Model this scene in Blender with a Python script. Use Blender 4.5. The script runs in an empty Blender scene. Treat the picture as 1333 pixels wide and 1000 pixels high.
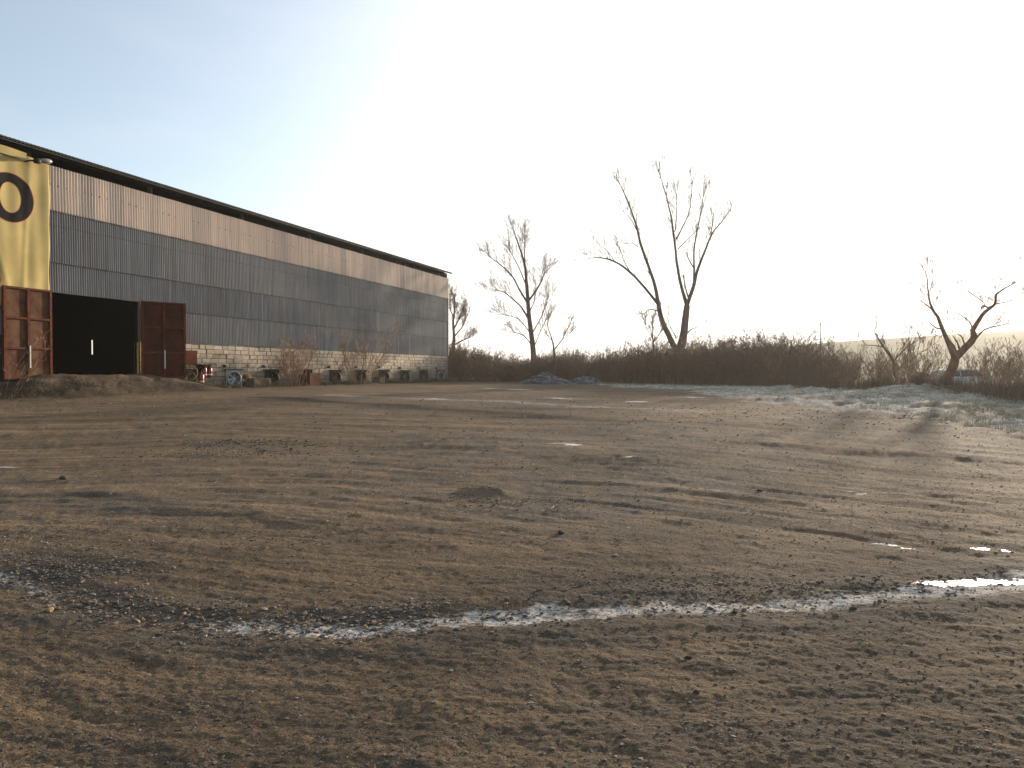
import bpy, math, random
import numpy as np
from mathutils import Vector, Matrix, Quaternion
random.seed(7); RNG = np.random.default_rng(7)
SC = bpy.context.scene
COL = SC.collection
# ------------------------------------------------------------------ camera
F = 1000.0; W = 1333.0; HOR = 484.0; EYE = 1.6
cd = bpy.data.cameras.new('camera'); cam = bpy.data.objects.new('camera', cd); COL.objects.link(cam)
cd.sensor_width = 36; cd.lens = 36*F/W; cd.clip_start = 0.05; cd.clip_end = 5000
cam.location = (0, 0, EYE); cam.rotation_euler = (math.radians(90)-math.atan(16/F), 0, 0)
SC.camera = cam
# ------------------------------------------------------------------ sky + sun
SUN_AZ, SUN_EL = 33.0, 8.5
wd = bpy.data.worlds.new('World'); SC.world = wd; wd.use_nodes = True
nt = wd.node_tree; bg = nt.nodes['Background']
sky = nt.nodes.new('ShaderNodeTexSky'); sky.sky_type = 'NISHITA'; sky.sun_disc = False
sky.sun_elevation = math.radians(SUN_EL); sky.sun_rotation = math.radians(SUN_AZ)
sky.air_density = 1.0; sky.dust_density = .5; sky.ozone_density = 2.2; sky.altitude = 200
hs_ = nt.nodes.new('ShaderNodeHueSaturation'); hs_.inputs['Saturation'].default_value = .74; nt.links.new(sky.outputs[0], hs_.inputs['Color'])
# thin high haze and a few faint cirrus wisps
tc_ = nt.nodes.new('ShaderNodeTexCoord'); mp_ = nt.nodes.new('ShaderNodeMapping'); nt.links.new(tc_.outputs['Generated'], mp_.inputs[0]); mp_.inputs['Scale'].default_value = (2.2, 2.2, 9)
nz_ = nt.nodes.new('ShaderNodeTexNoise'); nt.links.new(mp_.outputs[0], nz_.inputs['Vector']); nz_.inputs['Scale'].default_value = 1.6; nz_.inputs['Detail'].default_value = 7; nz_.inputs['Roughness'].default_value = .55
mr_ = nt.nodes.new('ShaderNodeMapRange'); nt.links.new(nz_.outputs[0], mr_.inputs[0]); mr_.inputs[1].default_value = .5; mr_.inputs[2].default_value = .8; mr_.inputs[3].default_value = 0; mr_.inputs[4].default_value = .16
ad_ = nt.nodes.new('ShaderNodeMix'); ad_.data_type = 'RGBA'; ad_.blend_type = 'ADD'; ad_.inputs[0].default_value = 1
hs_.inputs['Value'].default_value = .80; nt.links.new(hs_.outputs[0], ad_.inputs[6]); 
# hazy veil of light round the low sun, by true direction in the sky
dp_ = nt.nodes.new('ShaderNodeVectorMath'); dp_.operation = 'DOT_PRODUCT'; nt.links.new(tc_.outputs['Generated'], dp_.inputs[0]); dp_.inputs[1].default_value = (math.sin(math.radians(SUN_AZ))*math.cos(math.radians(SUN_EL)), math.cos(math.radians(SUN_AZ))*math.cos(math.radians(SUN_EL)), math.sin(math.radians(SUN_EL)))
m1_ = nt.nodes.new('ShaderNodeMath'); m1_.operation = 'MAXIMUM'; nt.links.new(dp_.outputs['Value'], m1_.inputs[0]); m1_.inputs[1].default_value = 0
m2_ = nt.nodes.new('ShaderNodeMath'); m2_.operation = 'POWER'; nt.links.new(m1_.outputs[0], m2_.inputs[0]); m2_.inputs[1].default_value = 5.5
vm_ = nt.nodes.new('ShaderNodeMix'); vm_.data_type = 'RGBA'; nt.links.new(m2_.outputs[0], vm_.inputs[0]); vm_.inputs[6].default_value = (.50, .52, .50, 1); vm_.inputs[7].default_value = (7.7, 7.0, 6.3, 1)
nt.links.new(vm_.outputs[2], ad_.inputs[7])
mx_ = nt.nodes.new('ShaderNodeMix'); mx_.data_type = 'RGBA'; nt.links.new(mr_.outputs[0], mx_.inputs[0]); nt.links.new(ad_.outputs[2], mx_.inputs[6]); mx_.inputs[7].default_value = (3.9, 3.7, 3.7, 1)
dk_ = nt.nodes.new('ShaderNodeMix'); dk_.data_type = 'RGBA'; dk_.blend_type = 'DARKEN'; dk_.inputs[0].default_value = 1
nt.links.new(mx_.outputs[2], dk_.inputs[6]); dk_.inputs[7].default_value = (5.6, 5.5, 5.3, 1)   # evenly bright veil round the sun
nt.links.new(dk_.outputs[2], bg.inputs[0]); bg.inputs[1].default_value = 0.15
sl = bpy.data.lights.new('sun', 'SUN'); sl.energy = 5.0; sl.angle = math.radians(2.2); sl.color = (1, 0.84, 0.66)
so = bpy.data.objects.new('sun', sl); COL.objects.link(so)
az, el = math.radians(SUN_AZ), math.radians(SUN_EL)
sdir = Vector((math.sin(az)*math.cos(el), math.cos(az)*math.cos(el), math.sin(el)))
so.rotation_euler = sdir.to_track_quat('Z', 'Y').to_euler(); so.location = sdir*60
SC.view_settings.view_transform = 'Standard'; SC.view_settings.look = 'None'
SC.view_settings.exposure = 0.93; SC.view_settings.gamma = 1

# ------------------------------------------------------------------ helpers
def props(o, label=None, cat=None, group=None, kind=None):
    if label: o['label'] = label
    if cat: o['category'] = cat
    if group: o['group'] = group
    if kind: o['kind'] = kind
    return o
def empty(name, loc=(0, 0, 0), rz=0, label=None, cat=None, group=None):
    o = bpy.data.objects.new(name, None); COL.objects.link(o); o.location = loc; o.rotation_euler = (0, 0, rz)
    o.empty_display_size = .2
    return props(o, label, cat, group)
def copy_tree(o, parent=None):
    c = o.copy(); COL.objects.link(c)
    if parent is not None: c.parent = parent
    for ch in list(o.children): copy_tree(ch, c)
    return c
class MB:
    """collects shapes; build() links them as one mesh object"""
    def __init__(s): s.v = []; s.f = []; s.c = []; s.cur = 0.5
    def _add(s, vs, fs):
        n = len(s.v); s.v += [tuple(p) for p in vs]; s.f += [tuple(i+n for i in f) for f in fs]; s.c += [s.cur]*len(fs)
    def box(s, a, b, M=None):
        x0, y0, z0 = a; x1, y1, z1 = b
        vs = [Vector(p) for p in ((x0,y0,z0),(x1,y0,z0),(x1,y1,z0),(x0,y1,z0),(x0,y0,z1),(x1,y0,z1),(x1,y1,z1),(x0,y1,z1))]
        if M is not None: vs = [M @ p for p in vs]
        s._add(vs, [(0,3,2,1),(4,5,6,7),(0,1,5,4),(1,2,6,5),(2,3,7,6),(3,0,4,7)])
    def cham(s, a, b, c):
        """box chamfered on its -y face (towards the viewer of a wall)"""
        x0,y0,z0 = a; x1,y1,z1 = b
        vs = [(x0,y1,z0),(x1,y1,z0),(x1,y1,z1),(x0,y1,z1),(x0,y0+c,z0),(x1,y0+c,z0),(x1,y0+c,z1),(x0,y0+c,z1),
              (x0+c,y0,z0+c),(x1-c,y0,z0+c),(x1-c,y0,z1-c),(x0+c,y0,z1-c)]
        s._add(vs, [(0,1,5,4),(1,2,6,5),(2,3,7,6),(3,0,4,7),(4,5,9,8),(5,6,10,9),(6,7,11,10),(7,4,8,11),(8,9,10,11)])
    def tube(s, pts, rads, k=4, cap=False):
        pts = [Vector(p) for p in pts]; n0 = len(s.v); m = len(pts)
        for i, p in enumerate(pts):
            d = (pts[min(i+1, m-1)]-pts[max(i-1, 0)])
            if d.length < 1e-9: d = Vector((0,0,1))
            d.normalize(); u = d.cross(Vector((0.31, 0.95, 0.02))); 
            if u.length < .05: u = d.cross(Vector((1,0,0)))
            u.normalize(); w = d.cross(u)
            for j in range(k):
                a = 2*math.pi*j/k; s.v.append(tuple(p+(u*math.cos(a)+w*math.sin(a))*rads[i]))
        for i in range(m-1):
            for j in range(k):
                a = n0+i*k+j; b = n0+i*k+(j+1) % k
                s.f.append((a, b, b+k, a+k)); s.c.append(s.cur)
        if cap: s.f.append(tuple(n0+j for j in reversed(range(k)))); s.f.append(tuple(n0+(m-1)*k+j for j in range(k))); s.c += [s.cur]*2
    def lathe(s, prof, k=20, M=None, close=False):
        """prof: (r, h) pairs, axis = local z"""
        n = len(prof); vs = []
        for r, h in prof:
            for j in range(k):
                a = 2*math.pi*j/k; p = Vector((r*math.cos(a), r*math.sin(a), h)); vs.append(M @ p if M is not None else p)
        fs = []
        for i in range(n-1 + (1 if close else 0)):
            i2 = (i+1) % n
            for j in range(k): fs.append((i*k+j, i*k+(j+1)%k, i2*k+(j+1)%k, i2*k+j))
        s._add(vs, fs)
    def poly(s, pts, y0, y1):
        """outline in x,z extruded from y0 to y1"""
        n = len(pts); vs = [(x, y0, z) for x, z in pts]+[(x, y1, z) for x, z in pts]
        s._add(vs, [tuple(range(n)), tuple(reversed(range(n, 2*n)))]+[(i, i+n, (i+1)%n+n, (i+1)%n) for i in range(n)])
    def build(s, name, mat, parent=None, smooth=False, rand=False):
        me = bpy.data.meshes.new(name); me.from_pydata(s.v, [], s.f); me.update()
        if smooth: me.polygons.foreach_set('use_smooth', [True]*len(me.polygons))
        if rand:
            a = me.attributes.new('rnd', 'FLOAT', 'FACE'); a.data.foreach_set('value', s.c)
        o = bpy.data.objects.new(name, me); COL.objects.link(o)
        if mat is not None: me.materials.append(mat)
        if parent is not None: o.parent = parent
        return o
def npmesh(name, V, Fc, mat, smooth=True, parent=None):
    me = bpy.data.meshes.new(name); k = Fc.shape[1]
    me.vertices.add(len(V)); me.vertices.foreach_set('co', np.ascontiguousarray(V, dtype=np.float32).ravel())
    me.loops.add(Fc.size); me.loops.foreach_set('vertex_index', Fc.astype(np.int32).ravel())
    me.polygons.add(len(Fc)); me.polygons.foreach_set('loop_start', np.arange(0, Fc.size, k, dtype=np.int32))
    me.polygons.foreach_set('loop_total', np.full(len(Fc), k, dtype=np.int32))
    me.update(calc_edges=True); me.validate()
    me.polygons.foreach_set('use_smooth', np.full(len(me.polygons), smooth))
    me.materials.append(mat); o = bpy.data.objects.new(name, me); COL.objects.link(o)
    if parent is not None: o.parent = parent
    return o
# ---- numpy noise
def _h(ix, iy, seed):
    n = (ix.astype(np.int64)*374761393 + iy.astype(np.int64)*668265263 + seed*144664937) & 0xffffffff
    n = ((n ^ (n >> 13))*1274126177) & 0xffffffff
    n = (n ^ (n >> 16)) & 0xffffffff
    return n/4294967295.0
def vnoise(x, y, seed=0):
    ix = np.floor(x); iy = np.floor(y); fx = x-ix; fy = y-iy
    fx = fx*fx*fx*(fx*(fx*6-15)+10); fy = fy*fy*fy*(fy*(fy*6-15)+10)
    a = _h(ix, iy, seed); b = _h(ix+1, iy, seed); c = _h(ix, iy+1, seed); d = _h(ix+1, iy+1, seed)
    return (a+(b-a)*fx)+((c+(d-c)*fx)-(a+(b-a)*fx))*fy
def fbm(x, y, o=4, seed=0, g=.5):
    t = np.zeros_like(x); a = 1.0; s = 0
    for i in range(o):
        t += a*(vnoise(x, y, seed+i*17)-.5); s += a; a *= g; x = x*2.03+3.1; y = y*2.03+7.7
    return t/s*2
def sst(x, a, b):
    t = np.clip((x-a)/(b-a), 0, 1); return t*t*(3-2*t)
def pdist(X, Y, pl):
    d = np.full(X.shape, 1e9)
    for (x0, y0), (x1, y1) in zip(pl[:-1], pl[1:]):
        dx, dy = x1-x0, y1-y0; L = dx*dx+dy*dy
        t = np.clip(((X-x0)*dx+(Y-y0)*dy)/L, 0, 1); d = np.minimum(d, np.hypot(X-x0-t*dx, Y-y0-t*dy))
    return d
# ---- large scale ground height (world)
def gbase(Y): return .68*sst(np.asarray(Y, dtype=float), 3.0, 36.0)
def gp(px, py):
    Y = 10.0
    for _ in range(60): Y = .5*Y+.5*(EYE-float(gbase(Y)))/(max(py-HOR, 2)/F)
    return ((px-W/2)/F*Y, Y)
def at(px, py, Y): return Vector(((px-W/2)/F*Y, Y, EYE+(HOR-py)*Y/F))
# building frame: along wall s, local y = inwards
TH = math.atan2(.9459, .3245)
def wY(px): return 30.6/(.343-(px-667)/1000)
def wS(px): return wY(px)*1.0572
DV = Vector((.3245, .9459, 0)); NV = Vector((.9459, -.3245, 0)); O0 = Vector((-30.6, 0, 0))
def wall_pt(s, out, z=0): return O0+DV*s+NV*out+Vector((0, 0, z))

# ------------------------------------------------------------------ materials
def newmat(name):
    m = bpy.data.materials.new(name); m.use_nodes = True; n = m.node_tree
    return m, n, n.nodes['Principled BSDF']
class N:
    def __init__(s, nt): s.t = nt
    def node(s, typ, **kw):
        n = s.t.nodes.new(typ)
        for k, v in kw.items(): setattr(n, k, v)
        return n
    def set(s, sock, v):
        if hasattr(v, 'links'): s.t.links.new(v, sock)
        else: sock.default_value = v
    def math(s, op, a, b=0.0, clamp=False):
        n = s.node('ShaderNodeMath', operation=op, use_clamp=clamp); s.set(n.inputs[0], a); s.set(n.inputs[1], b); return n.outputs[0]
    def mix(s, f, a, b, mode='MIX'):
        n = s.node('ShaderNodeMix', data_type='RGBA', blend_type=mode); s.set(n.inputs[0], f); s.set(n.inputs[6], a); s.set(n.inputs[7], b); return n.outputs[2]
    def noise(s, vec, scale, detail=4, rough=.55):
        n = s.node('ShaderNodeTexNoise'); 
        if vec is not None: s.set(n.inputs['Vector'], vec)
        n.inputs['Scale'].default_value = scale; n.inputs['Detail'].default_value = detail; n.inputs['Roughness'].default_value = rough
        return n.outputs[0]
    def ramp(s, f, stops):
        n = s.node('ShaderNodeMapRange'); n.interpolation_type = 'SMOOTHSTEP'; s.set(n.inputs[0], f)
        n.inputs[1].default_value, n.inputs[2].default_value = stops[0], stops[1]
        n.inputs[3].default_value, n.inputs[4].default_value = (stops[2], stops[3]) if len(stops) > 2 else (0, 1); return n.outputs[0]
    def attr(s, name): return s.node('ShaderNodeAttribute', attribute_name=name)
    def mapping(s, vec, scale=(1,1,1)):
        n = s.node('ShaderNodeMapping'); s.set(n.inputs[0], vec); n.inputs['Scale'].default_value = scale; return n.outputs[0]
    def bump(s, h, dist, strength=1.0, nrm=None):
        n = s.node('ShaderNodeBump'); s.set(n.inputs['Height'], h); n.inputs['Distance'].default_value = dist; n.inputs['Strength'].default_value = strength
        if nrm is not None: s.set(n.inputs['Normal'], nrm)
        return n.outputs[0]
    def obj(s): return s.node('ShaderNodeTexCoord').outputs['Object']
def rgb(r, g, b): return (r, g, b, 1)
def simple(name, col, rough=.8, metal=0, var=.25, scale=6, col2=None, bump=.0, bscale=40):
    m, t, b = newmat(name); n = N(t); o = n.obj()
    c2 = col2 or tuple(x*(1-var) for x in col)
    f = n.ramp(n.noise(o, scale, 5, .6), (.35, .65))
    n.set(b.inputs['Base Color'], n.mix(f, rgb(*col), rgb(*c2))); b.inputs['Roughness'].default_value = rough; b.inputs['Metallic'].default_value = metal; b.inputs['Specular IOR Level'].default_value = .5 if rough < .55 else .12
    if bump: n.set(b.inputs['Normal'], n.bump(n.noise(o, bscale, 4), bump))
    return m
def bark(name, col, col2):
    m, t, b = newmat(name); n = N(t); o = n.obj()
    f = n.noise(n.mapping(o, (1, 1, .35)), 9, 4)
    n.set(b.inputs['Base Color'], n.mix(n.ramp(f, (.35, .65)), rgb(*col), rgb(*col2))); b.inputs['Roughness'].default_value = .9
    b.inputs['Specular IOR Level'].default_value = .15
    return m
M = {}
M['bark'] = bark('bark_dark', (.15, .11, .08), (.09, .065, .05))
M['bark_flare'] = bark('bark_sun_flare', (.26, .14, .085), (.15, .085, .06))  # red of the sun's flare painted into the bark colour
M['twig'] = bark('twig_brown', (.22, .148, .098), (.13, .09, .062))
M['twig_mid'] = bark('twig_mid', (.30, .20, .13), (.17, .115, .075))
M['twig_pale'] = bark('twig_pale', (.40, .27, .18), (.22, .13, .09))
M['steel'] = simple('dark_steel', (.03, .027, .024), .6, .0, .4)
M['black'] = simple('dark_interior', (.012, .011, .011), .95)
M['rustframe'] = simple('rust_frame', (.15, .042, .020), .9, 0, .4, 5, (.08, .026, .015), .004, 30)
M['rustpanel'] = simple('rust_panel', (.14, .075, .042), .95, 0, .4, 1.3, (.075, .028, .017), .003, 20)
M['rustdark'] = simple('rust_dark', (.09, .027, .013), .9, 0, .4, 2.0, (.05, .016, .010), .003, 20)
M['redrust'] = simple('red_oxide', (.13, .030, .018), .9, 0, .3, 3, (.08, .024, .016))
M['yellow'] = simple('yellow_paint', (.55, .32, .05), .6, 0, .3)
M['white'] = simple('white_paint', (.6, .58, .54), .5, 0, .2)
M['red'] = simple('red_enamel', (.24, .010, .008), .3, 0, .2)
M['blackpl'] = simple('black_plastic', (.02, .02, .02), .5)
M['galv'] = simple('galvanised', (.40, .42, .42), .45, .4, .3, 12)
M['fanrust'] = simple('fan_rust', (.22, .13, .085), .8, 0, .4, 8, (.10, .07, .055))
M['fandark'] = simple('fan_dark', (.06, .055, .05), .6, .3, .4, 8)
M['conc'] = simple('concrete', (.20, .18, .15), .9, 0, .3, 5, (.10, .10, .09), .006, 25)
M['conc_brown'] = simple('brown_concrete', (.17, .125, .075), .9, 0, .3, 5, (.10, .075, .05), .006, 25)
M['lampglass'] = simple('frosted_lamp', (.26, .22, .21), .35, 0, .2)
M['roof'] = simple('fibre_cement', (.06, .057, .052), .9, 0, .4, 3)
M['roofbeam'] = simple('beam_paint', (.075, .07, .06), .8, 0, .4, 3, (.05, .045, .04))
M['ink'] = simple('banner_black', (.018, .017, .016), .95, 0, .2)
M['ink'].node_tree.nodes['Principled BSDF'].inputs['Specular IOR Level'].default_value = .05
M['inkred'] = simple('banner_red', (.45, .03, .02), .6, 0, .2)

def cladding(name, base, dark, amount, rowh, z0, tints):
    """corrugated sheet paint: tone per sheet (0.76 m by a row) plus weather streaks and painted rib highlights running down"""
    m, t, b = newmat(name); n = N(t); o = n.obj()
    sx = n.node('ShaderNodeSeparateXYZ'); n.set(sx.inputs[0], o)
    X, Z = sx.outputs[0], sx.outputs[2]
    row = n.math('FLOOR', n.math('DIVIDE', n.math('SUBTRACT', Z, z0), rowh))
    cell = n.math('FLOOR', n.math('DIVIDE', n.math('ADD', X, n.math('MULTIPLY', row, .31)), .76))
    cv = n.node('ShaderNodeCombineXYZ'); n.set(cv.inputs[0], cell); n.set(cv.inputs[1], row)
    wn = n.node('ShaderNodeTexWhiteNoise', noise_dimensions='3D'); n.set(wn.inputs[0], cv.outputs[0])
    c = n.mix(n.math('MULTIPLY', wn.outputs[0], amount), rgb(*base), rgb(*dark))
    cv2 = n.node('ShaderNodeCombineXYZ'); n.set(cv2.inputs[0], cell); n.set(cv2.inputs[1], row); cv2.inputs[2].default_value = 5.5
    wn2 = n.node('ShaderNodeTexWhiteNoise', noise_dimensions='3D'); n.set(wn2.inputs[0], cv2.outputs[0])
    c = n.mix(n.ramp(wn2.outputs[0], (.82, .86, 0, .5)), c, rgb(*tints))
    st = n.noise(n.mapping(o, (7, 7, .22)), 1.0, 5, .65)
    c = n.mix(n.ramp(st, (.42, .72, 0, .55)), c, rgb(*tuple(x*.5 for x in dark)))
    rib_glint = n.noise(n.mapping(o, (14, 14, .12)), 1.0, 3, .65)
    c = n.mix(n.ramp(rib_glint, (.56, .68, 0, .45)), c, rgb(*tuple(min(x*2.3, .7) for x in base)))  # pale streaks painted in as highlights on the ribs
    big = n.noise(o, .28, 4, .6)
    c = n.mix(n.ramp(big, (.5, .75, 0, .22)), c, rgb(*tuple(x*.55 for x in base)))
    # dark line at the overlap of each row
    fr = n.math('FRACT', n.math('DIVIDE', n.math('SUBTRACT', Z, z0), rowh))
    edge = n.ramp(fr, (0, .03, .55, 0)); c = n.mix(edge, c, rgb(.03, .025, .02))
    # a row of fixing washers across each row of sheets
    fx = n.math('ABSOLUTE', n.math('SUBTRACT', n.math('FRACT', n.math('DIVIDE', X, .42)), .5)); fy = n.math('ABSOLUTE', n.math('SUBTRACT', fr, .52))
    dot = n.math('MULTIPLY', n.math('LESS_THAN', fx, .06), n.math('LESS_THAN', fy, .028/rowh)); c = n.mix(n.math('MULTIPLY', dot, .75 if rowh > 2 else .3), c, rgb(.05, .035, .025))
    n.set(b.inputs['Base Color'], c); b.inputs['Roughness'].default_value = .62; b.inputs['Metallic'].default_value = .0
    b.inputs['Specular IOR Level'].default_value = .2
    n.set(b.inputs['Normal'], n.bump(n.noise(o, 2.2, 3), .02, .5))
    return m
M['clad_dark'] = cladding('dark_cladding', (.235, .230, .228), (.180, .182, .19), .6, 1.56, 3.08, (.22, .19, .17))
M['clad_light'] = cladding('light_cladding', (.80, .64, .52), (.64, .50, .41), .5, 2.1, 8.38, (.40, .35, .31))
def blockmat():
    m, t, b = newmat('block_stone'); n = N(t); o = n.obj(); r = n.attr('rnd').outputs['Fac']
    c = n.mix(r, rgb(.45, .35, .245), rgb(.30, .235, .17))
    wn = n.node('ShaderNodeTexWhiteNoise', noise_dimensions='1D'); n.set(wn.inputs['W'], r)
    c = n.mix(n.ramp(wn.outputs[0], (.8, .85, 0, .8)), c, rgb(.45, .40, .33))
    sx = n.node('ShaderNodeSeparateXYZ'); n.set(sx.inputs[0], o)
    # damp, greenish foot of the wall and grey washes running down it
    c = n.mix(n.ramp(n.math('ADD', sx.outputs[2], n.math('MULTIPLY', n.noise(o, 1.1, 4), 1.6)), (1.9, 2.9, .75, 0)), c, rgb(.15, .125, .085))
    c = n.mix(n.ramp(n.noise(n.mapping(o, (.55, 1, .25)), 1.0, 4), (.52, .68, 0, .6)), c, rgb(.22, .21, .18))
    c = n.mix(n.ramp(n.noise(o, 9, 5, .7), (.52, .75, 0, .5)), c, rgb(.14, .11, .08))
    n.set(b.inputs['Base Color'], c); b.inputs['Roughness'].default_value = .92
    n.set(b.inputs['Normal'], n.bump(n.noise(o, 14, 5, .7), .03, .7)); return m
M['block'] = blockmat()
M['mortar'] = simple('mortar', (.11, .085, .06), .95, 0, .3, 4)
def bannermat():
    m, t, b = newmat('banner_cloth'); n = N(t); o = n.obj()
    c = n.mix(n.ramp(n.noise(o, .9, 4), (.35, .7)), rgb(.45, .35, .145), rgb(.38, .29, .115))
    c = n.mix(n.ramp(n.noise(n.mapping(o, (2.5, 1, .5)), 1.3, 5), (.55, .8, 0, .5)), c, rgb(.36, .26, .10))
    n.set(b.inputs['Base Color'], c); b.inputs['Roughness'].default_value = .85; b.inputs['Specular IOR Level'].default_value = .1; return m
M['banner'] = bannermat()
def gravelmat(name, a, c_, frost=.5):
    m, t, b = newmat(name); n = N(t); o = n.obj()
    v = n.node('ShaderNodeTexVoronoi'); n.set(v.inputs['Vector'], o); v.inputs['Scale'].default_value = 7
    c = n.mix(n.ramp(v.outputs['Color'], (.2, .8)), rgb(*a), rgb(*c_))
    g = n.node('ShaderNodeNewGeometry'); sx = n.node('ShaderNodeSeparateXYZ'); n.set(sx.inputs[0], g.outputs['Normal'])
    c = n.mix(n.math('MULTIPLY', n.ramp(sx.outputs[2], (.75, .97, 0, frost)), n.ramp(n.noise(o, 3, 5), (.4, .6))), c, rgb(.5, .52, .55))
    n.set(b.inputs['Base Color'], c); b.inputs['Roughness'].default_value = .9
    n.set(b.inputs['Normal'], n.bump(v.outputs['Distance'], .06, .8)); return m
M['pile'] = gravelmat('pile_gravel', (.055, .055, .055), (.026, .026, .026), .3)

def groundmat():
    m, t, b = newmat('yard_dirt'); n = N(t); o = n.obj()
    A = lambda k: n.attr(k).outputs['Fac']
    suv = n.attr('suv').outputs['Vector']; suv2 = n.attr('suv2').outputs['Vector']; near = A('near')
    s1 = n.noise(n.mapping(suv, (.16, 2.4, 1)), 1.0, 7, .62)
    s2 = n.noise(n.mapping(suv2, (.45, 5.5, 1)), 1.0, 6, .62)
    stf = n.node('ShaderNodeMix', data_type='FLOAT'); n.set(stf.inputs[0], near); n.set(stf.inputs[2], s1); n.set(stf.inputs[3], s2); st = stf.outputs[0]
    tan = rgb(.305, .203, .114); brn = rgb(.165, .115, .070); gry = rgb(.125, .108, .090); drk = rgb(.024, .020, .016)
    c = n.mix(n.ramp(st, (.40, .60)), brn, tan)
    big = n.noise(o, .16, 5, .6)
    c = n.mix(n.ramp(big, (.45, .7, 0, .7)), c, rgb(.11, .08, .052))
    gm = n.math('MULTIPLY', A('grey'), n.ramp(n.noise(o, 1.6, 6, .65), (.30, .58)))
    c = n.mix(gm, c, gry)
    # dark damp streaks that follow the tyre tracks
    s3 = n.noise(n.mapping(suv, (.22, 5.0, 1)), 1.3, 6, .7)
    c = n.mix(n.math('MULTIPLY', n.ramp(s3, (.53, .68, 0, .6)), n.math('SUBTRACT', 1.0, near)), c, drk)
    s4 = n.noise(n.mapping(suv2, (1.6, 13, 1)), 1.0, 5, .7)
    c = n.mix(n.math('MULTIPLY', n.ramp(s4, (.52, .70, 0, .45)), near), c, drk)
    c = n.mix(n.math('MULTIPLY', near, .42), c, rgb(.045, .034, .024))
    c = n.mix(n.ramp(n.noise(o, 5, 6, .75), (.50, .72, 0, .55)), c, rgb(.045, .034, .026))
    c = n.mix(A('dark'), c, drk)  # mask also holds painted shade of the ridge and gate ramp
    s5 = n.noise(n.mapping(suv, (1.1, 8, 1)), 1.0, 8, .8)
    c = n.mix(n.math('MULTIPLY', n.ramp(s5, (.52, .70, 0, .55)), n.math('SUBTRACT', 1.0, n.math('MULTIPLY', near, .6))), c, rgb(.05, .040, .031))
    c = n.mix(n.ramp(s5, (.44, .32, 0, .45)), c, rgb(.29, .215, .135))
    v0 = n.node('ShaderNodeTexVoronoi'); n.set(v0.inputs['Vector'], o); v0.inputs['Scale'].default_value = 11
    h0 = n.node('ShaderNodeSeparateColor'); n.set(h0.inputs[0], v0.outputs['Color'])
    c = n.mix(n.math('MULTIPLY', n.math('MULTIPLY', n.ramp(h0.outputs[0], (.80, .84)), n.ramp(v0.outputs['Distance'], (.30, .18, 0, 1))), n.math('SUBTRACT', 1.0, near)), c, n.mix(h0.outputs[1], rgb(.42, .34, .25), rgb(.11, .09, .07)))
    # grit of mixed stone colours
    v = n.node('ShaderNodeTexVoronoi'); n.set(v.inputs['Vector'], o); v.inputs['Scale'].default_value = 75; v.inputs['Randomness'].default_value = 1
    hs = n.node('ShaderNodeSeparateColor'); n.set(hs.inputs[0], v.outputs['Color'])
    stone = n.math('MULTIPLY', n.ramp(hs.outputs[0], (.70, .74)), n.ramp(v.outputs['Distance'], (.55, .35, 0, 1)))
    sc = n.mix(hs.outputs[1], rgb(.24, .19, .14), rgb(.05, .045, .04))
    c = n.mix(n.math('MULTIPLY', stone, .75), c, sc)
    v2 = n.node('ShaderNodeTexVoronoi'); n.set(v2.inputs['Vector'], o); v2.inputs['Scale'].default_value = 140
    hs2 = n.node('ShaderNodeSeparateColor'); n.set(hs2.inputs[0], v2.outputs['Color'])
    c = n.mix(n.ramp(hs2.outputs[0], (.6, .95, 0, .5)), c, rgb(.035, .03, .026))
    c = n.mix(n.ramp(hs2.outputs[1], (.93, .97, 0, .4)), c, rgb(.30, .25, .19))
    # light tracks, grass/field, frost, ice
    c = n.mix(n.math('MULTIPLY', A('pale'), n.ramp(n.noise(o, 2.2, 5), (.3, .6))), c, rgb(.34, .30, .26))
    gc = n.mix(n.ramp(n.noise(o, .6, 6), (.35, .65)), rgb(.085, .10, .05), rgb(.12, .12, .065))
    gc = n.mix(n.ramp(n.noise(n.mapping(o, (.02, .25, 1)), 1.0, 4), (.4, .6, 0, .5)), gc, rgb(.14, .15, .08))
    c = n.mix(A('field'), c, gc)
    fn = n.noise(o, 3.2, 8, .72); fz = n.noise(n.mapping(suv2, (14, 34, 1)), 1.0, 5, .75)
    fcomb = n.math('ADD', n.math('MULTIPLY', fn, .45), n.math('MULTIPLY', fz, .55))
    fr = n.math('MULTIPLY', n.ramp(n.math('ADD', n.math('MULTIPLY', A('frost'), .46), n.math('MULTIPLY', n.math('SUBTRACT', fcomb, .5), 1.9)), (.22, .62)), A('frostmax'))
    c = n.mix(fr, c, rgb(.70, .64, .57))
    ic = n.ramp(n.math('ADD', A('ice'), n.math('MULTIPLY', n.math('SUBTRACT', fcomb, .5), 3.2)), (.66, .76))
    c = n.mix(ic, c, rgb(.60, .57, .52))
    n.set(b.inputs['Base Color'], c)
    n.set(b.inputs['Roughness'], n.math('SUBTRACT', .93, n.math('MULTIPLY', ic, .68)))
    n.set(b.inputs['Specular IOR Level'], n.math('ADD', .04, n.math('MULTIPLY', ic, .46)))
    h = n.math('ADD', n.math('MULTIPLY', n.noise(o, 30, 6, .7), .6), n.math('MULTIPLY', stone, .8))
    h2 = n.math('ADD', h, n.math('MULTIPLY', n.noise(n.mapping(suv, (1.5, 14, 1)), 1.0, 4, .6), .9))
    bn = n.node('ShaderNodeBump'); n.set(bn.inputs['Height'], h2); bn.inputs['Distance'].default_value = .022
    n.set(bn.inputs['Strength'], n.math('SUBTRACT', .9, n.math('MULTIPLY', ic, .85)))
    n.set(b.inputs['Normal'], bn.outputs[0])
    return m
M['ground'] = groundmat()

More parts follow.
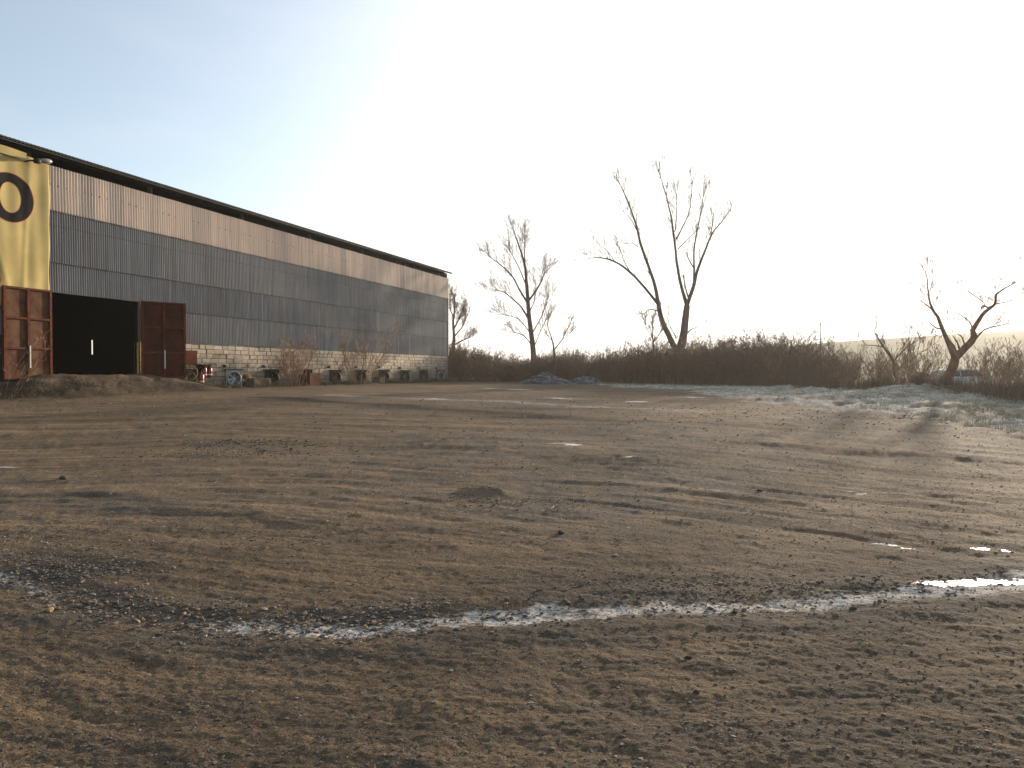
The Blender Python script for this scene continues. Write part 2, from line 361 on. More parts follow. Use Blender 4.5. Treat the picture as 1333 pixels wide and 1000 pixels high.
# ------------------------------------------------------------------ terrain
FROST_PL = [gp(*p) for p in ((-120, 738), (0, 752), (70, 778), (150, 803), (250, 816), (370, 822), (480, 821), (560, 812), (640, 805), (700, 802), (820, 796), (900, 794), (1000, 790), (1100, 784), (1200, 772), (1333, 758), (1480, 742))]
ICE_BIG = [gp(*p) for p in ((1195, 761), (1240, 761), (1290, 757), (1345, 757), (1450, 752))]
DARKL = [gp(*p) for p in ((330, 517), (450, 524), (560, 532), (740, 544), (830, 549))]
PALEL = [gp(*p) for p in ((430, 514), (520, 518), (640, 522), (800, 531), (905, 536))]
BANKL = [gp(*p) for p in ((640, 494), (800, 505), (960, 523), (1100, 537), (1333, 572), (1600, 610))]
ICES = [(gp(735,578),.16,.75), (gp(747,580.5),.10,.6), (gp(1146,705),.05,.16), (gp(1163,708),.05,.20), (gp(1183,713),.05,.16), (gp(1285,716),.055,.18), (gp(1312,718),.045,.14),
        (gp(925,638),.09,.28), (gp(822,599),.12,.3), (gp(732,518.5),.8,1.7), (gp(672,507),.7,1.6), (gp(640,506),.6,1.2), (gp(10,609),.12,.5), (gp(50,541),.2,.9), (gp(900,517),.5,1.4),
        (gp(835,523),.4,1.3), (gp(565,519),.5,1.2), (gp(1122,643),.08,.2), (gp(1105,640),.06,.14)]
RUTS = [([gp(*p) for p in q], w) for q, w in (
    (((20,636),(120,646),(200,656),(330,666),(430,676)), .10), (((90,662),(240,670),(330,672),(420,682)), .07), (((170,690),(300,694),(420,700)), .06),
    (((1100,572),(1180,583),(1260,600),(1340,622)), .20), (((880,604),(1000,640),(1120,676),(1240,704),(1350,722)), .09), (((700,600),(850,618),(1000,668),(1150,712),(1333,752)), .07),
    (((430,600),(560,612),(700,640),(840,676)), .10), (((760,540),(900,556),(1040,590),(1200,640),(1333,680)), .14), (((200,560),(420,575),(560,580),(760,610)), .15), (((0,560),(200,552),(420,548),(620,560)), .16),
    (((480,690),(640,700),(800,730),(960,760)), .05), (((200,745),(360,760),(520,768),(640,772)), .05))]
def bank_sd(X, Y):
    """positive beyond the bank line (towards the thicket)"""
    a = BANKL[0]; xs = np.array([p[0] for p in BANKL]); 
    ys = np.array([p[1] for p in BANKL]); ang = xs/ys
    r = np.hypot(xs, ys); rr = np.interp(X/np.maximum(Y, .5), ang, r)
    m = np.hypot(X, Y)-rr
    return np.where((X/np.maximum(Y, .5) > ang[0]) & (Y > 3), m, -20)
def hill_h(X, Y):
    t = np.degrees(np.arctan2(X, np.maximum(Y, 1)))
    rz = np.interp(t, [-60, -14, -4, 4, 13, 18.5, 23.5, 33.7, 45, 60], [0, 0, 1.0, 3.2, 6.2, 8.6, 10.4, 12.6, 13, 12])
    r = np.hypot(X, Y)
    return rz*sst(r, 75, 270)
def height(X, Y, fine=True):
    h = gbase(Y)
    h = np.where(Y < 3, 0, h)
    sd = bank_sd(X, Y)
    k = sst(sd, 0, 9)*sst(48-Y, 0, 10)
    h = h+.10*k*(1+fbm(X*.25, Y*.25, 3, 5))
    h = h+.09*sst(sd, -1, 4)*fbm(X*.9, Y*.9, 4, 11)+.09*sst(sd, -2, 3)*fbm(X*2.6, Y*2.6, 4, 12)
    # hump under the right-hand tree
    cx, cy = gp(1262, 519); h = h+.28*np.exp(-((X-cx)/3.2)**2-((Y-cy-1.5)/1.8)**2)*(1+.5*fbm(X*1.5, Y*1.5, 3, 3))
    cx, cy = 27.5, 48.5; h = h-.34*np.exp(-((X-cx)/6)**4-((Y-cy)/6)**4)
    # dirt ramp up to the gate, and a low verge along the wall
    S = (X-O0.x)*DV.x+Y*DV.y; E = (X-O0.x)*NV.x+Y*NV.y
    rs = sst(S, 30.5, 33.5)*sst(44.0-S, 0, 4.5)
    ramp = rs*(1-sst(E, .1, 3.6))*.72
    h = h+np.where(E > -.35, ramp, 0)*(1+.30*fbm(X*1.1, Y*1.1, 5, 9)*sst(E, .3, 1.5))+.06*rs*np.exp(-((E-2.0)/2.0)**2)*fbm(X*2.2, Y*2.2, 5, 10)
    h = h+.08*np.exp(-((E-.3)/.7)**2)*(1+fbm(X*1.3, Y*1.3, 3, 2))*(S < 76)
    # clods
    for (px, py, a, rx, ry) in ((622, 640, .085, .26, .20), (648, 643, .045, .2, .14), (585, 575, .05, .8, .7), (830, 600, .03, .9, .8), (1190, 700, -.02, .5, .4)):
        cx, cy = gp(px, py); w = np.exp(-((X-cx)/rx)**2-((Y-cy)/ry)**2); h = h+a*w*(1+.7*fbm(X*7, Y*7, 4, 21))
    if fine:
        U, V, U2, V2, nr = streak(X, Y)
        far = 1-sst(Y, 30, 80)
        a1 = fbm(U*.13, V*1.1, 4, 31)*.035+fbm(U*.5, V*3.6, 4, 33)*.015
        a2 = fbm(U2*.5, V2*2.6, 4, 41)*.005+fbm(U2*1.6, V2*9, 4, 43)*.008
        h = h+(a1*(1-nr)+a2*nr)*far
        h = h+fbm(U*.9, V*6, 5, 52, .65)*.018*(1-nr)*far
        h = h+fbm(X*.35, Y*.35, 3, 51)*.05*sst(Y, 6, 18)*far
        nf = 1-sst(Y, 6, 22)
        h = h+fbm(X*9, Y*9, 4, 61, .65)*.0048*nf+fbm(X*24, Y*24, 3, 62, .7)*.0065*(1-sst(Y, 5, 12))+fbm(X*3, Y*3, 4, 63)*.012
        fd = pdist(X, Y, FROST_PL); h = h-.006*np.exp(-(fd/.16)**2)+.010*np.exp(-((fd-.34)/.14)**2)
        h = h+.03*np.exp(-((pdist(X, Y, DARKL)+.2)/.5)**2)
        for pl, w in RUTS: dr = pdist(X, Y, pl)+.9*w*fbm(X*2.3, Y*2.3, 4, 19); bk = sst(fbm(X*.6, Y*.6, 3, 18), -.25, .3); h = h+bk*(-.045*w*np.exp(-(dr/(.8*w))**2)+.03*w*np.exp(-((dr-1.7*w)/w)**2))
    return h+hill_h(X, Y)
def streak(X, Y):
    cx, cy = -8.0, -12.0
    r = np.hypot(X-cx, Y-cy); th = np.arctan2(X-cx, Y-cy)*32
    wob = fbm(X*.08, Y*.08, 3, 71)*1.6
    U, V = th, r+wob
    U2, V2 = X, Y-.055*X*X*np.where(X > 0, .35, .9)+.05*X+fbm(X*.2, Y*.2, 2, 73)*.5
    near = 1-sst(Y, 5.2, 9.0)
    return U, V, U2, V2, near
tc = np.concatenate([-np.geomspace(.86, 4.5, 40)[::-1][:-1], np.linspace(-.86, .86, 980), np.geomspace(.86, 4.5, 40)[1:]])
rows = list(np.linspace(-2.6, 2.4, 16)); y = 2.5
while y < 96: rows.append(y); y += min(max(.007, y*y/1600*1.25), .38)
rows = np.array(rows)
def sheet(rows, tc, name, mat, fine=True):
    R, T = np.meshgrid(rows, tc, indexing='ij'); X = T*(R+3.2); Y = R
    Z = height(X, Y, fine)
    nr_, nc_ = R.shape; V = np.stack([X, Y, Z], -1).reshape(-1, 3)
    i = np.arange(nr_-1)[:, None]*nc_+np.arange(nc_-1)[None]; i = i.ravel()
    Fc = np.stack([i, i+1, i+nc_+1, i+nc_], -1)
    o = npmesh(name, V, Fc, mat)
    X = X.ravel(); Y = Y.ravel(); me = o.data
    def fa(nm, v): a = me.attributes.new(nm, 'FLOAT', 'POINT'); a.data.foreach_set('value', np.clip(v, 0, 1).astype(np.float32))
    def va(nm, u, v):
        a = me.attributes.new(nm, 'FLOAT_VECTOR', 'POINT'); a.data.foreach_set('vector', np.stack([u, v, np.zeros_like(u)], -1).astype(np.float32).ravel())
    U, V_, U2, V2, nr2 = streak(X, Y)
    va('suv', U, V_); va('suv2', U2, V2); fa('near', nr2)
    fd = pdist(X, Y, FROST_PL); sd = bank_sd(X, Y)
    tpos = X/np.maximum(Y, .5)
    fw = np.interp(X, [-5, -3.4, -2.6, -2.0, 1, 3, 5], [.12, .16, .09, .12, .17, .19, .30])
    fs = np.interp(X, [-5, -3.6, -2.8, -1.6, -1.0, .6, 2.0, 5], [.8, .8, .45, .95, 1.35, 1.3, 1.2, 1.6])
    wn = fd+.11*fbm(X*4, Y*4, 5, 81)
    frost = fs*np.exp(-(wn/fw)**2)
    bank = sst(sd+2.5*fbm(X*.2, Y*.2, 4, 83), -3, 5)*(.86+.8*fbm(X*.35, Y*1.2, 5, 85))
    bank = 1.45*bank*sst(58-Y, 0, 8)*(1-.35*sst(tpos, .35, .6))
    cx, cy = gp(622, 636); cl = 1.3*np.exp(-((X-cx)/.16)**2-((Y-cy-.08)/.10)**2)
    speck = .30*sst(fbm(X*.3, Y*.5, 4, 87), .1, .5)*sst(Y, 6, 12)
    pad = pdist(X, Y, PALEL)
    fa('frost', np.maximum.reduce([frost, bank, cl, speck, .5*np.exp(-(pad/.9)**2)]))
    fa('frostmax', np.full_like(X, .82))
    ice = np.exp(-((pdist(X, Y, ICE_BIG)+.03*fbm(X*5, Y*5, 3, 3))/.10)**2)*sst(X, 2.6, 2.9)
    for (c, ry, rx) in ICES: ice = np.maximum(ice, np.exp(-((X-c[0])/rx/.7)**2-((Y-c[1]+.2*(X-c[0]))/ry/1.0)**2)*.92)
    fa('ice', ice)
    S = (X-O0.x)*DV.x+Y*DV.y; E = (X-O0.x)*NV.x+Y*NV.y
    dark = .8*np.exp(-(pdist(X, Y, DARKL)/.55)**2)  # shade of the low dip ridge painted along its line
    for (px, py, rx, ry, a) in ((120, 742, .55, .25, .7), (330, 725, .5, .3, .45), (710, 533, 1.8, 2.0, .45), (840, 600, 1.6, 1.2, .55), (840, 560, 1.5, 2.0, .35), (1240, 600, 2.2, .6, .4), (590, 572, 1.0, .8, .35)):
        cx, cy = gp(px, py); dark = np.maximum(dark, a*np.exp(-((X-cx)/rx)**2-((Y-cy)/ry)**2)*(1+.6*fbm(X*2, Y*2, 3, 91)))
    for pl, w in RUTS: dark = np.maximum(dark, .45*np.exp(-((pdist(X, Y, pl)+.9*w*fbm(X*2.3, Y*2.3, 4, 19))/(w*.7))**2)*sst(fbm(X*.6, Y*.6, 3, 18), -.25, .3))
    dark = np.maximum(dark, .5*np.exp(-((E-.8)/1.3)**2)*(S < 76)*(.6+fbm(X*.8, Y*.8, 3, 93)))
    dark = np.maximum(dark, .75*sst(S, 29, 31)*sst(43-S, 0, 3)*np.exp(-((E-2.4)/1.5)**2)*(.9+.7*fbm(X*.9, Y*.9, 4, 94)))  # shaded tone painted over the gate ramp
    fa('dark', dark)
    grey = .25+.5*sst(fbm(X*.12, Y*.2, 3, 95), 0, .5)
    grey = np.maximum(grey, .9*np.exp(-((fd-.25)/.45)**2))
    for (px, py, rx, ry, a) in ((40, 745, 1.2, .7, 1), (750, 660, 2.2, 1.6, .9), (1250, 560, 6, 5, .8), (850, 760, 1.5, .5, .8), (620, 528, 9, 6, .6)):
        cx, cy = gp(px, py); grey = np.maximum(grey, a*np.exp(-((X-cx)/rx)**2-((Y-cy)/ry)**2))
    fa('grey', grey)
    pale = .75*np.exp(-(pad/.5)**2)
    fa('pale', pale)
    fld = np.maximum(sst(sd, 7, 14)*.9, sst(Y, 66, 76)); fld = np.maximum(fld, .5*sst(sd+3*fbm(X*.3, Y*.3, 3, 97), 0, 7))
    fld = np.maximum(fld, .6*np.exp(-((E-.5)/.6)**2)*(S > 41)*(S < 76)*(E > 0))
    fa('field', fld)
    return o
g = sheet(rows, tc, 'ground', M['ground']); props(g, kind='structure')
rows2 = np.concatenate([[rows[-1]], np.geomspace(rows[-1]*1.02, 900, 70)])
tc2 = np.linspace(-4.5, 4.5, 260)
hl = sheet(rows2, tc2, 'hill', M['ground'], False); props(hl, kind='structure')
# wide flat land behind and beside, a little lower, so the sheet reaches the horizon all round
mb = MB(); mb._add([(-1500, -1500, -.3), (1500, -1500, -.3), (1500, 1500, -.3), (-1500, 1500, -.3)], [(0,1,2,3)])
props(mb.build('surrounding_terrain', simple('far_land', (.13, .115, .07), .95, 0, .3, .05)), kind='structure')
def gz(x, y, fine=False): return float(height(np.array([float(x)]), np.array([float(y)]), fine)[0])

# ---- loose gravel: real small stones lying on the dirt
def stones(name, n, region, smin, smax, seed, cols):
    r = np.random.default_rng(seed)
    phi = (1+5**.5)/2
    ico = np.array([(-1,phi,0),(1,phi,0),(-1,-phi,0),(1,-phi,0),(0,-1,phi),(0,1,phi),(0,-1,-phi),(0,1,-phi),(phi,0,-1),(phi,0,1),(-phi,0,-1),(-phi,0,1)])/1.9
    fi = np.array([(0,11,5),(0,5,1),(0,1,7),(0,7,10),(0,10,11),(1,5,9),(5,11,4),(11,10,2),(10,7,6),(7,1,8),(3,9,4),(3,4,2),(3,2,6),(3,6,8),(3,8,9),(4,9,5),(2,4,11),(6,2,10),(8,6,7),(9,8,1)])
    X, Y, k = region(r, n); n = len(X)
    s = smin*(smax/smin)**(r.random(n)**2.6)*k
    Z = height(X, Y, True)
    sc = np.stack([s*(.8+.7*r.random(n)), s*(.8+.7*r.random(n)), s*(.4+.35*r.random(n))], -1)*.5
    a = r.random(n)*6.283
    P = (ico[None]*(1+.8*(r.random((n, 12, 1))-.5))+.3*(r.random((n, 12, 3))-.5))*sc[:, None]
    c, s_ = np.cos(a)[:, None], np.sin(a)[:, None]
    V = np.stack([P[..., 0]*c-P[..., 1]*s_, P[..., 0]*s_+P[..., 1]*c, P[..., 2]], -1)+np.stack([X, Y, Z+sc[:, 2]*.35], -1)[:, None]
    Fc = (fi[None]+np.arange(n)[:, None, None]*12).reshape(-1, 3)
    m, t, b = newmat(name+'_mat'); N_ = N(t); at_ = N_.attr('rnd').outputs['Fac']
    cr = t.nodes.new('ShaderNodeValToRGB'); N_.set(cr.inputs[0], at_); cr.color_ramp.interpolation = 'CONSTANT'
    e = cr.color_ramp.elements; e[0].color = rgb(*cols[0]); e[0].position = 0; e[1].position = 1/len(cols); e[1].color = rgb(*cols[1])
    for i, cc in enumerate(cols[2:]): q = e.new((i+2)/len(cols)); q.color = rgb(*cc)
    N_.set(b.inputs['Base Color'], N_.mix(N_.ramp(N_.noise(N_.obj(), 60, 3), (.3, .7, 0, .4)), cr.outputs[0], rgb(.08, .07, .06))); b.inputs['Roughness'].default_value = .85
    o = npmesh(name, V.reshape(-1, 3), Fc, m, False)
    A = o.data.attributes.new('rnd', 'FLOAT', 'FACE'); A.data.foreach_set('value', np.repeat(r.random(n), 20).astype(np.float32))
    return o
SCOL = [(.085,.062,.042), (.11,.08,.055), (.065,.058,.052), (.045,.04,.036), (.14,.105,.072), (.09,.066,.045), (.19,.15,.11), (.05,.042,.034), (.10,.06,.035), (.26,.23,.19)]
def reg_near(r, n):
    Y = 2.6+10*r.random(n)**1.7; t = (r.random(n)*2-1)*.8; return t*(Y+.5), Y, np.ones(n)
props(stones('gravel', 24000, reg_near, .004, .019, 1, SCOL), 'fine loose gravel scattered over the brown dirt yard', 'gravel', kind='stuff')
def reg_line(r, n):
    P = np.array(FROST_PL[1:-1]); i = r.choice(len(P)-1, n, p=None); f = r.random(n)[:, None]
    # more of them left of centre, where the photo shows a stony edge
    i = np.where(r.random(n) < .55, r.integers(0, 6, n), i); Q = P[i]*(1-f)+P[i+1]*f
    off = r.normal(.10, .20, n); return Q[:, 0]+r.normal(0, .05, n), Q[:, 1]+off, np.ones(n)*1.25
props(stones('stony_edge_gravel', 4200, reg_line, .006, .03, 2, SCOL+[(.30,.18,.09)]), 'coarser stones along the frosty edge of the track', 'gravel', kind='stuff')
def reg_patch(r, n):
    L = [(40,735,.8,.5,4), (120,745,.5,.3,3), (10,700,.7,.5,2), (300,590,1.6,.7,2.0), (330,578,1.2,.5,2), (860,760,1.0,.35,1.3), (950,765,.6,.2,1), (640,655,1.0,.4,1.2), (1250,545,5,3,1.5), (1000,540,4,3,1), (30,520,4,3,1.5), (350,700,1.2,.8,1.5)]
    w = np.array([l[4] for l in L]); i = r.choice(len(L), n, p=w/w.sum()); C = np.array([gp(l[0], l[1]) for l in L])[i]
    rx = np.array([l[2] for l in L])[i]; ry = np.array([l[3] for l in L])[i]
    X = C[:, 0]+r.normal(0, 1, n)*rx*.6; Y = np.maximum(C[:, 1]+r.normal(0, 1, n)*ry*.6, 2.6); return X, Y, np.clip(Y/9, .8, 1.7)
props(stones('patch_gravel', 9000, reg_patch, .007, .032, 3, SCOL), 'grey crushed stone lying in patches on the yard', 'gravel', kind='stuff')

def reg_mid(r, n):
    Y = 7+26*r.random(n)**1.5; t = (r.random(n)*2-1)*.75; X = t*Y; return X, Y, np.clip(Y/11, .8, 2.0)
props(stones('yard_gravel', 7000, reg_mid, .008, .030, 5, [tuple(q*1.5 for q in c_) for c_ in SCOL]), 'scattered small stones over the middle of the dirt yard', 'gravel', kind='stuff')
# individual stones one can pick out
def rock(px, py, size, col, label, seed):
    x, y = gp(px, py); r = np.random.default_rng(seed); import bmesh
    bm = bmesh.new(); bmesh.ops.create_icosphere(bm, subdivisions=2, radius=size*.33)
    for v in bm.verts:
        k = 1+.35*(vnoise(np.array([v.co.x/size*3+seed*3.3]), np.array([v.co.y/size*3+v.co.z/size*4]), seed)[0]-.5)*2
        v.co = Vector((v.co.x*1.25*k, v.co.y*.9*k, v.co.z*.62*k))
    me = bpy.data.meshes.new('stone'); bm.to_mesh(me); bm.free()
    me.materials.append(simple('stone_'+str(seed), col, .9, 0, .4, 25, None, .003, 90))
    o = bpy.data.objects.new('stone', me); COL.objects.link(o); o.location = (x, y, gz(x, y, True)+size*.05); o.rotation_euler = (0, 0, r.random()*6)
    props(o, label, 'stone', 'loose stones lying on the yard')
rock(1113, 794, .075, (.06,.05,.045), 'dark clod of earth on the near edge of the frost line at right', 11)
rock(958, 799, .065, (.06,.05,.045), 'dark clod of earth just below the frost line, right of centre', 12)
rock(802, 724, .07, (.5,.46,.4), 'pale whitish stone standing alone above the middle of the frost line', 13)
rock(62, 797, .085, (.30,.2,.11), 'orange-tan stone at the left end of the stony edge', 14)
rock(166, 781, .07, (.22,.11,.06), 'reddish stone above the stony edge at left', 15)
rock(897, 859, .05, (.045,.04,.035), 'small dark stone in the foreground dirt, right of centre', 16)
rock(730, 696, .10, (.07,.065,.06), 'low grey clod in the middle of the yard', 17)
rock(990, 638, .09, (.06,.055,.05), 'dark stone beside the small ice patch, mid yard', 18)
rock(82, 623, .16, (.09,.075,.06), 'flat brown clod on the left of the yard', 19)
rock(908, 905, .045, (.07,.06,.05), 'tiny dark stone close to the bottom of the photo, right half', 20)

# ------------------------------------------------------------------ warehouse
S0, S1 = 14.0, 75.7; DEPTH = 22.0; ZB = .35; ZBT = 3.08; ZD = 8.38; ZT = 10.27
GS0, GS1, GZ0, GZ1 = wS(66)-.22, wS(182)-.22, 1.34, 4.95
wh = empty('warehouse', O0, TH, 'long corrugated-metal warehouse with stone block base and open rusty gate', 'warehouse')
def corrug(name, spans, ztb, y, amp, wl, mat, parent, phase=0, seg=8):
    """vertical-ribbed sheet between given s-spans; ztb rows of (z0, z1, offset)"""
    Vs = []; Fs = []; n = 0
    for (a, b), (z0, z1, off) in [(sp, r) for sp in spans for r in ztb]:
        m = max(2, int((b-a)/wl*seg)); s = np.linspace(a, b, m+1)
        dent = .02*fbm(s*.9, s*0+z0, 3, 7)
        yy = y-off-amp*np.sin((s+phase)*2*math.pi/wl)-dent
        k = 3; zz = np.linspace(z0, z1, k+1); jag = .025*(vnoise(np.floor(s/.76)*3.3, s*0+z0, 5)-.5)
        for q in range(k+1):
            tilt = -.03*(1-q/k)*1.0
            Vs.append(np.stack([s, yy+tilt, np.full_like(s, zz[q])+(jag if q == 0 else 0)+(jag*.7 if q == k else 0)], -1))
        for q in range(k):
            i = n+q*(m+1)+np.arange(m); Fs.append(np.stack([i, i+1, i+m+2, i+m+1], -1))
        n += (k+1)*(m+1)
    return npmesh(name, np.concatenate(Vs), np.concatenate(Fs), mat, True, parent)
full = [(S0, S1)]
corrug('upper_cladding', full, [(ZD, ZT, .0)], -.075, .042, .15, M['clad_light'], wh)
corrug('lower_cladding', [(S0, GS0-.05), (GS1+.05, S1)], [(ZBT-.04, 4.68, 0)], -.03, .036, .12, M['clad_dark'], wh)
corrug('middle_cladding', [(S0, GS0), (GS1, S1)], [(4.64, 6.24, 0)], -.045, .036, .12, M['clad_dark'], wh)
corrug('middle_cladding', [(GS0, GS1)], [(4.95, 6.24, 0)], -.045, .036, .12, M['clad_dark'], wh)
corrug('high_cladding', full, [(6.20, 8.42, 0)], -.06, .036, .12, M['clad_dark'], wh)
# stone block base, each block a chamfered slab in one mesh
mb = MB(); z = ZB; row = 0
while z < ZBT-.02:
    hh = .245; z1 = min(z+hh, ZBT+.02); s = GS1+.18 - (.3 if row % 2 else 0)
    while s < S1:
        wdt = random.uniform(.42, .72); a = max(s, GS1+.16); b = min(s+wdt, S1)
        mb.cur = random.random(); j = random.uniform(-.02, .022)
        if b-a > .06: mb.cham((a+.008, -.06+j, z+.006), (b-.008, .02, z1-.008+random.uniform(-.006, .004)), .018)
        s += wdt
    z = z1; row += 1
mb.build('block_wall', M['block'], wh, rand=True)
mb = MB(); mb.box((GS1+.15, -.035, ZB-.4), (S1-.004, .25, ZBT-.05)); mb.build('mortar', M['mortar'], wh)
mb = MB(); mb.box((S0, -.012, ZB-.4), (GS0-.05, .25, 3.0)); mb.build('wall_base', simple('green_grey_wall', (.07, .085, .065), .9), wh)
mb = MB(); mb.box((GS0-2.6, -.25, .3), (GS0+.1, .24, 1.20)); mb.build('gate_plinth', M['conc'], wh)
# light trim down the far corner
mb = MB(); mb.box((S1-.02, -.14, ZBT), (S1+.07, .05, ZT-.03)); mb.box((S1+.002, -.062, .3), (S1+.04, .05, ZBT-.004)); mb.build('corner_trim', simple('corner_trim', (.42, .38, .32), .6), wh)
# back, end and inside walls
sl_s = 56.5; mb = MB()
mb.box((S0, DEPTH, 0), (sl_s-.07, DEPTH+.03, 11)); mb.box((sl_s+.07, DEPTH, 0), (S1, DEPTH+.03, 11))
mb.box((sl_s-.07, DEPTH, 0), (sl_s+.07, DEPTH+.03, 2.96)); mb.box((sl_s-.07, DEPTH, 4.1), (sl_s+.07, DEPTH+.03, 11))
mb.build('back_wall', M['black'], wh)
for nm, sa, sb in (('end_wall', S1-.26, S1-.03), ('end_wall', S0, S0+.2)):
    mb = MB(); mb.poly([(0, 0)], 0, 0) if False else None
    ys = [.26, DEPTH/2, DEPTH-.01]; zs = [10.95, 13.4, 10.9]
    v = []; 
    for s_ in (sa, sb): v += [(s_, .26, 0), (s_, DEPTH-.01, 0), (s_, DEPTH-.01, 10.72), (s_, DEPTH/2, 13.46), (s_, .26, 10.90)]
    mb._add(v, [(0,1,2,3,4), (9,8,7,6,5), (0,5,6,1), (1,6,7,2), (2,7,8,3), (3,8,9,4), (4,9,5,0)]); mb.build(nm, M['clad_dark'] if sa > 50 else M['black'], wh)
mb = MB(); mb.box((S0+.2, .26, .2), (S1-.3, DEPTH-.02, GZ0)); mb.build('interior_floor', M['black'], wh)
# light blockers added inside the cladding so nothing shines through seams
mb = MB(); mb.box((S1-.3, -.02, 9.9), (S1-.03, .258, 10.72)); mb.build('gap_block_panel', M['black'], wh)
mb = MB(); mb.box((S0, .03, 3.1), (GS0-.05, .1, ZT-.15)); mb.box((GS1+.05, .03, 3.1), (S1-.3, .1, ZT-.15)); mb.box((GS0-.05, .03, 5.0), (GS1+.05, .1, ZT-.15)); mb.build('light_block_lining', M['black'], wh)
# roof: wavy fibre-cement sheets, eave at y=-.4
def roof():
    m = int((S1-S0)/.18*6); s = np.linspace(S0-.3, S1+.28, m+1); wv = .028*np.sin(s*2*math.pi/.18)
    Vs = []
    prof = [(-.42, 10.80), (DEPTH/2, 13.50), (DEPTH+.5, 10.75), (DEPTH+.5, 10.70), (DEPTH/2, 13.44), (-.42, 10.745)]
    for i, (y, z) in enumerate(prof): Vs.append(np.stack([s, np.full_like(s, y), z+wv], -1))
    Fs = []
    for q in range(6):
        q2 = (q+1) % 6; i = np.arange(m); a = q*(m+1)+i; b = q2*(m+1)+i; Fs.append(np.stack([a, b, b+1, a+1], -1))
    return npmesh('roof', np.concatenate(Vs), np.concatenate(Fs), M['roof'], False, wh)
roof()
mb = MB(); mb.box((S0-.2, -.385, 10.675), (S1+.2, -.33, 10.715)); mb.box((S0-.2, .06, 10.66), (S1-.05, .10, 10.76)); mb.build('eave_beam', M['roofbeam'], wh)
for k in range(-2, 7):
    s_ = (31.4+6.45*k)*1.0572+(.3 if k == 0 else 0)
    if s_ > S1: continue
    mb = MB(); mb.box((s_-.09, .11, 1), (s_+.09, .30, 10.69));  mb.build('wall_post', M['roofbeam'], wh)
# gate frame, yellow-edged
for s_ in (GS0-.12, GS1-.02): mb = MB(); mb.box((s_, -.16, 1.22), (s_+.14, .02, GZ1)); mb.build('gate_post', M['black'], wh)
for s_ in (GS0+.02, GS1-.09):
    mb = MB(); mb.box((s_, -.19, 1.3), (s_+.07, -.162, 3.0)); mb.build('yellow_edge_strip', M['yellow'], wh)
def gate_leaf(s, sgn, ang, wid, pm, fm, lab):
    """hinged at s, spreading along sgn; swung out from the wall by ang degrees"""
    z0, z1 = 1.30, 4.98
    h = bpy.data.objects.new
    mb = MB(); 
    for r in range(3):
        for c in range(2):
            a = c*wid/2; b = a+wid/2; za = z0+(z1-z0)*r/3; zb = z0+(z1-z0)*(r+1)/3
            mb.box((a+.03, -.01, za+.03), (b-.03, .012, zb-.03))
    leaf = mb.build('gate_leaf', pm, wh); leaf['label'] = lab
    fr = MB()
    for c in (0, wid/2-.05, wid-.10): fr.box((c, -.085, z0), (c+.10, .03, z1))
    for i in range(4):
        zz = z0+(z1-z0-.08)*i/3
        fr.box((.10, -.08, zz), (wid/2-.05, .026, zz+.08)); fr.box((wid/2+.05, -.08, zz), (wid-.10, .026, zz+.08))
    fr.build('leaf_frame', fm, leaf)
    hd = MB(); hd.box((wid/2-.0, -.13, 1.75), (wid/2+.05, -.087, 2.65)); hd.build('handle', M['white'], leaf)
    leaf.location = (s, -.24, 0)
    leaf.rotation_euler = (0, 0, math.radians(-ang)) if sgn > 0 else (0, 0, math.radians(180+ang))
    return leaf
# the left leaf lies back flat against the wall; the right one stands ~30 degrees off it
LW = 2.12
def mirror_leaf():
    l = gate_leaf(GS0-.02-LW, 1, 0, LW, M['rustpanel'], M['rustframe'], 'brown rusty left gate leaf folded flat against the banner')
    l.location = (GS0-.04-LW, -.36, 0)
mirror_leaf()
gate_leaf(GS1+.1, 1, 29, 2.05, M['rustdark'], M['rustframe'], 'dark red-brown right gate leaf standing off the wall')
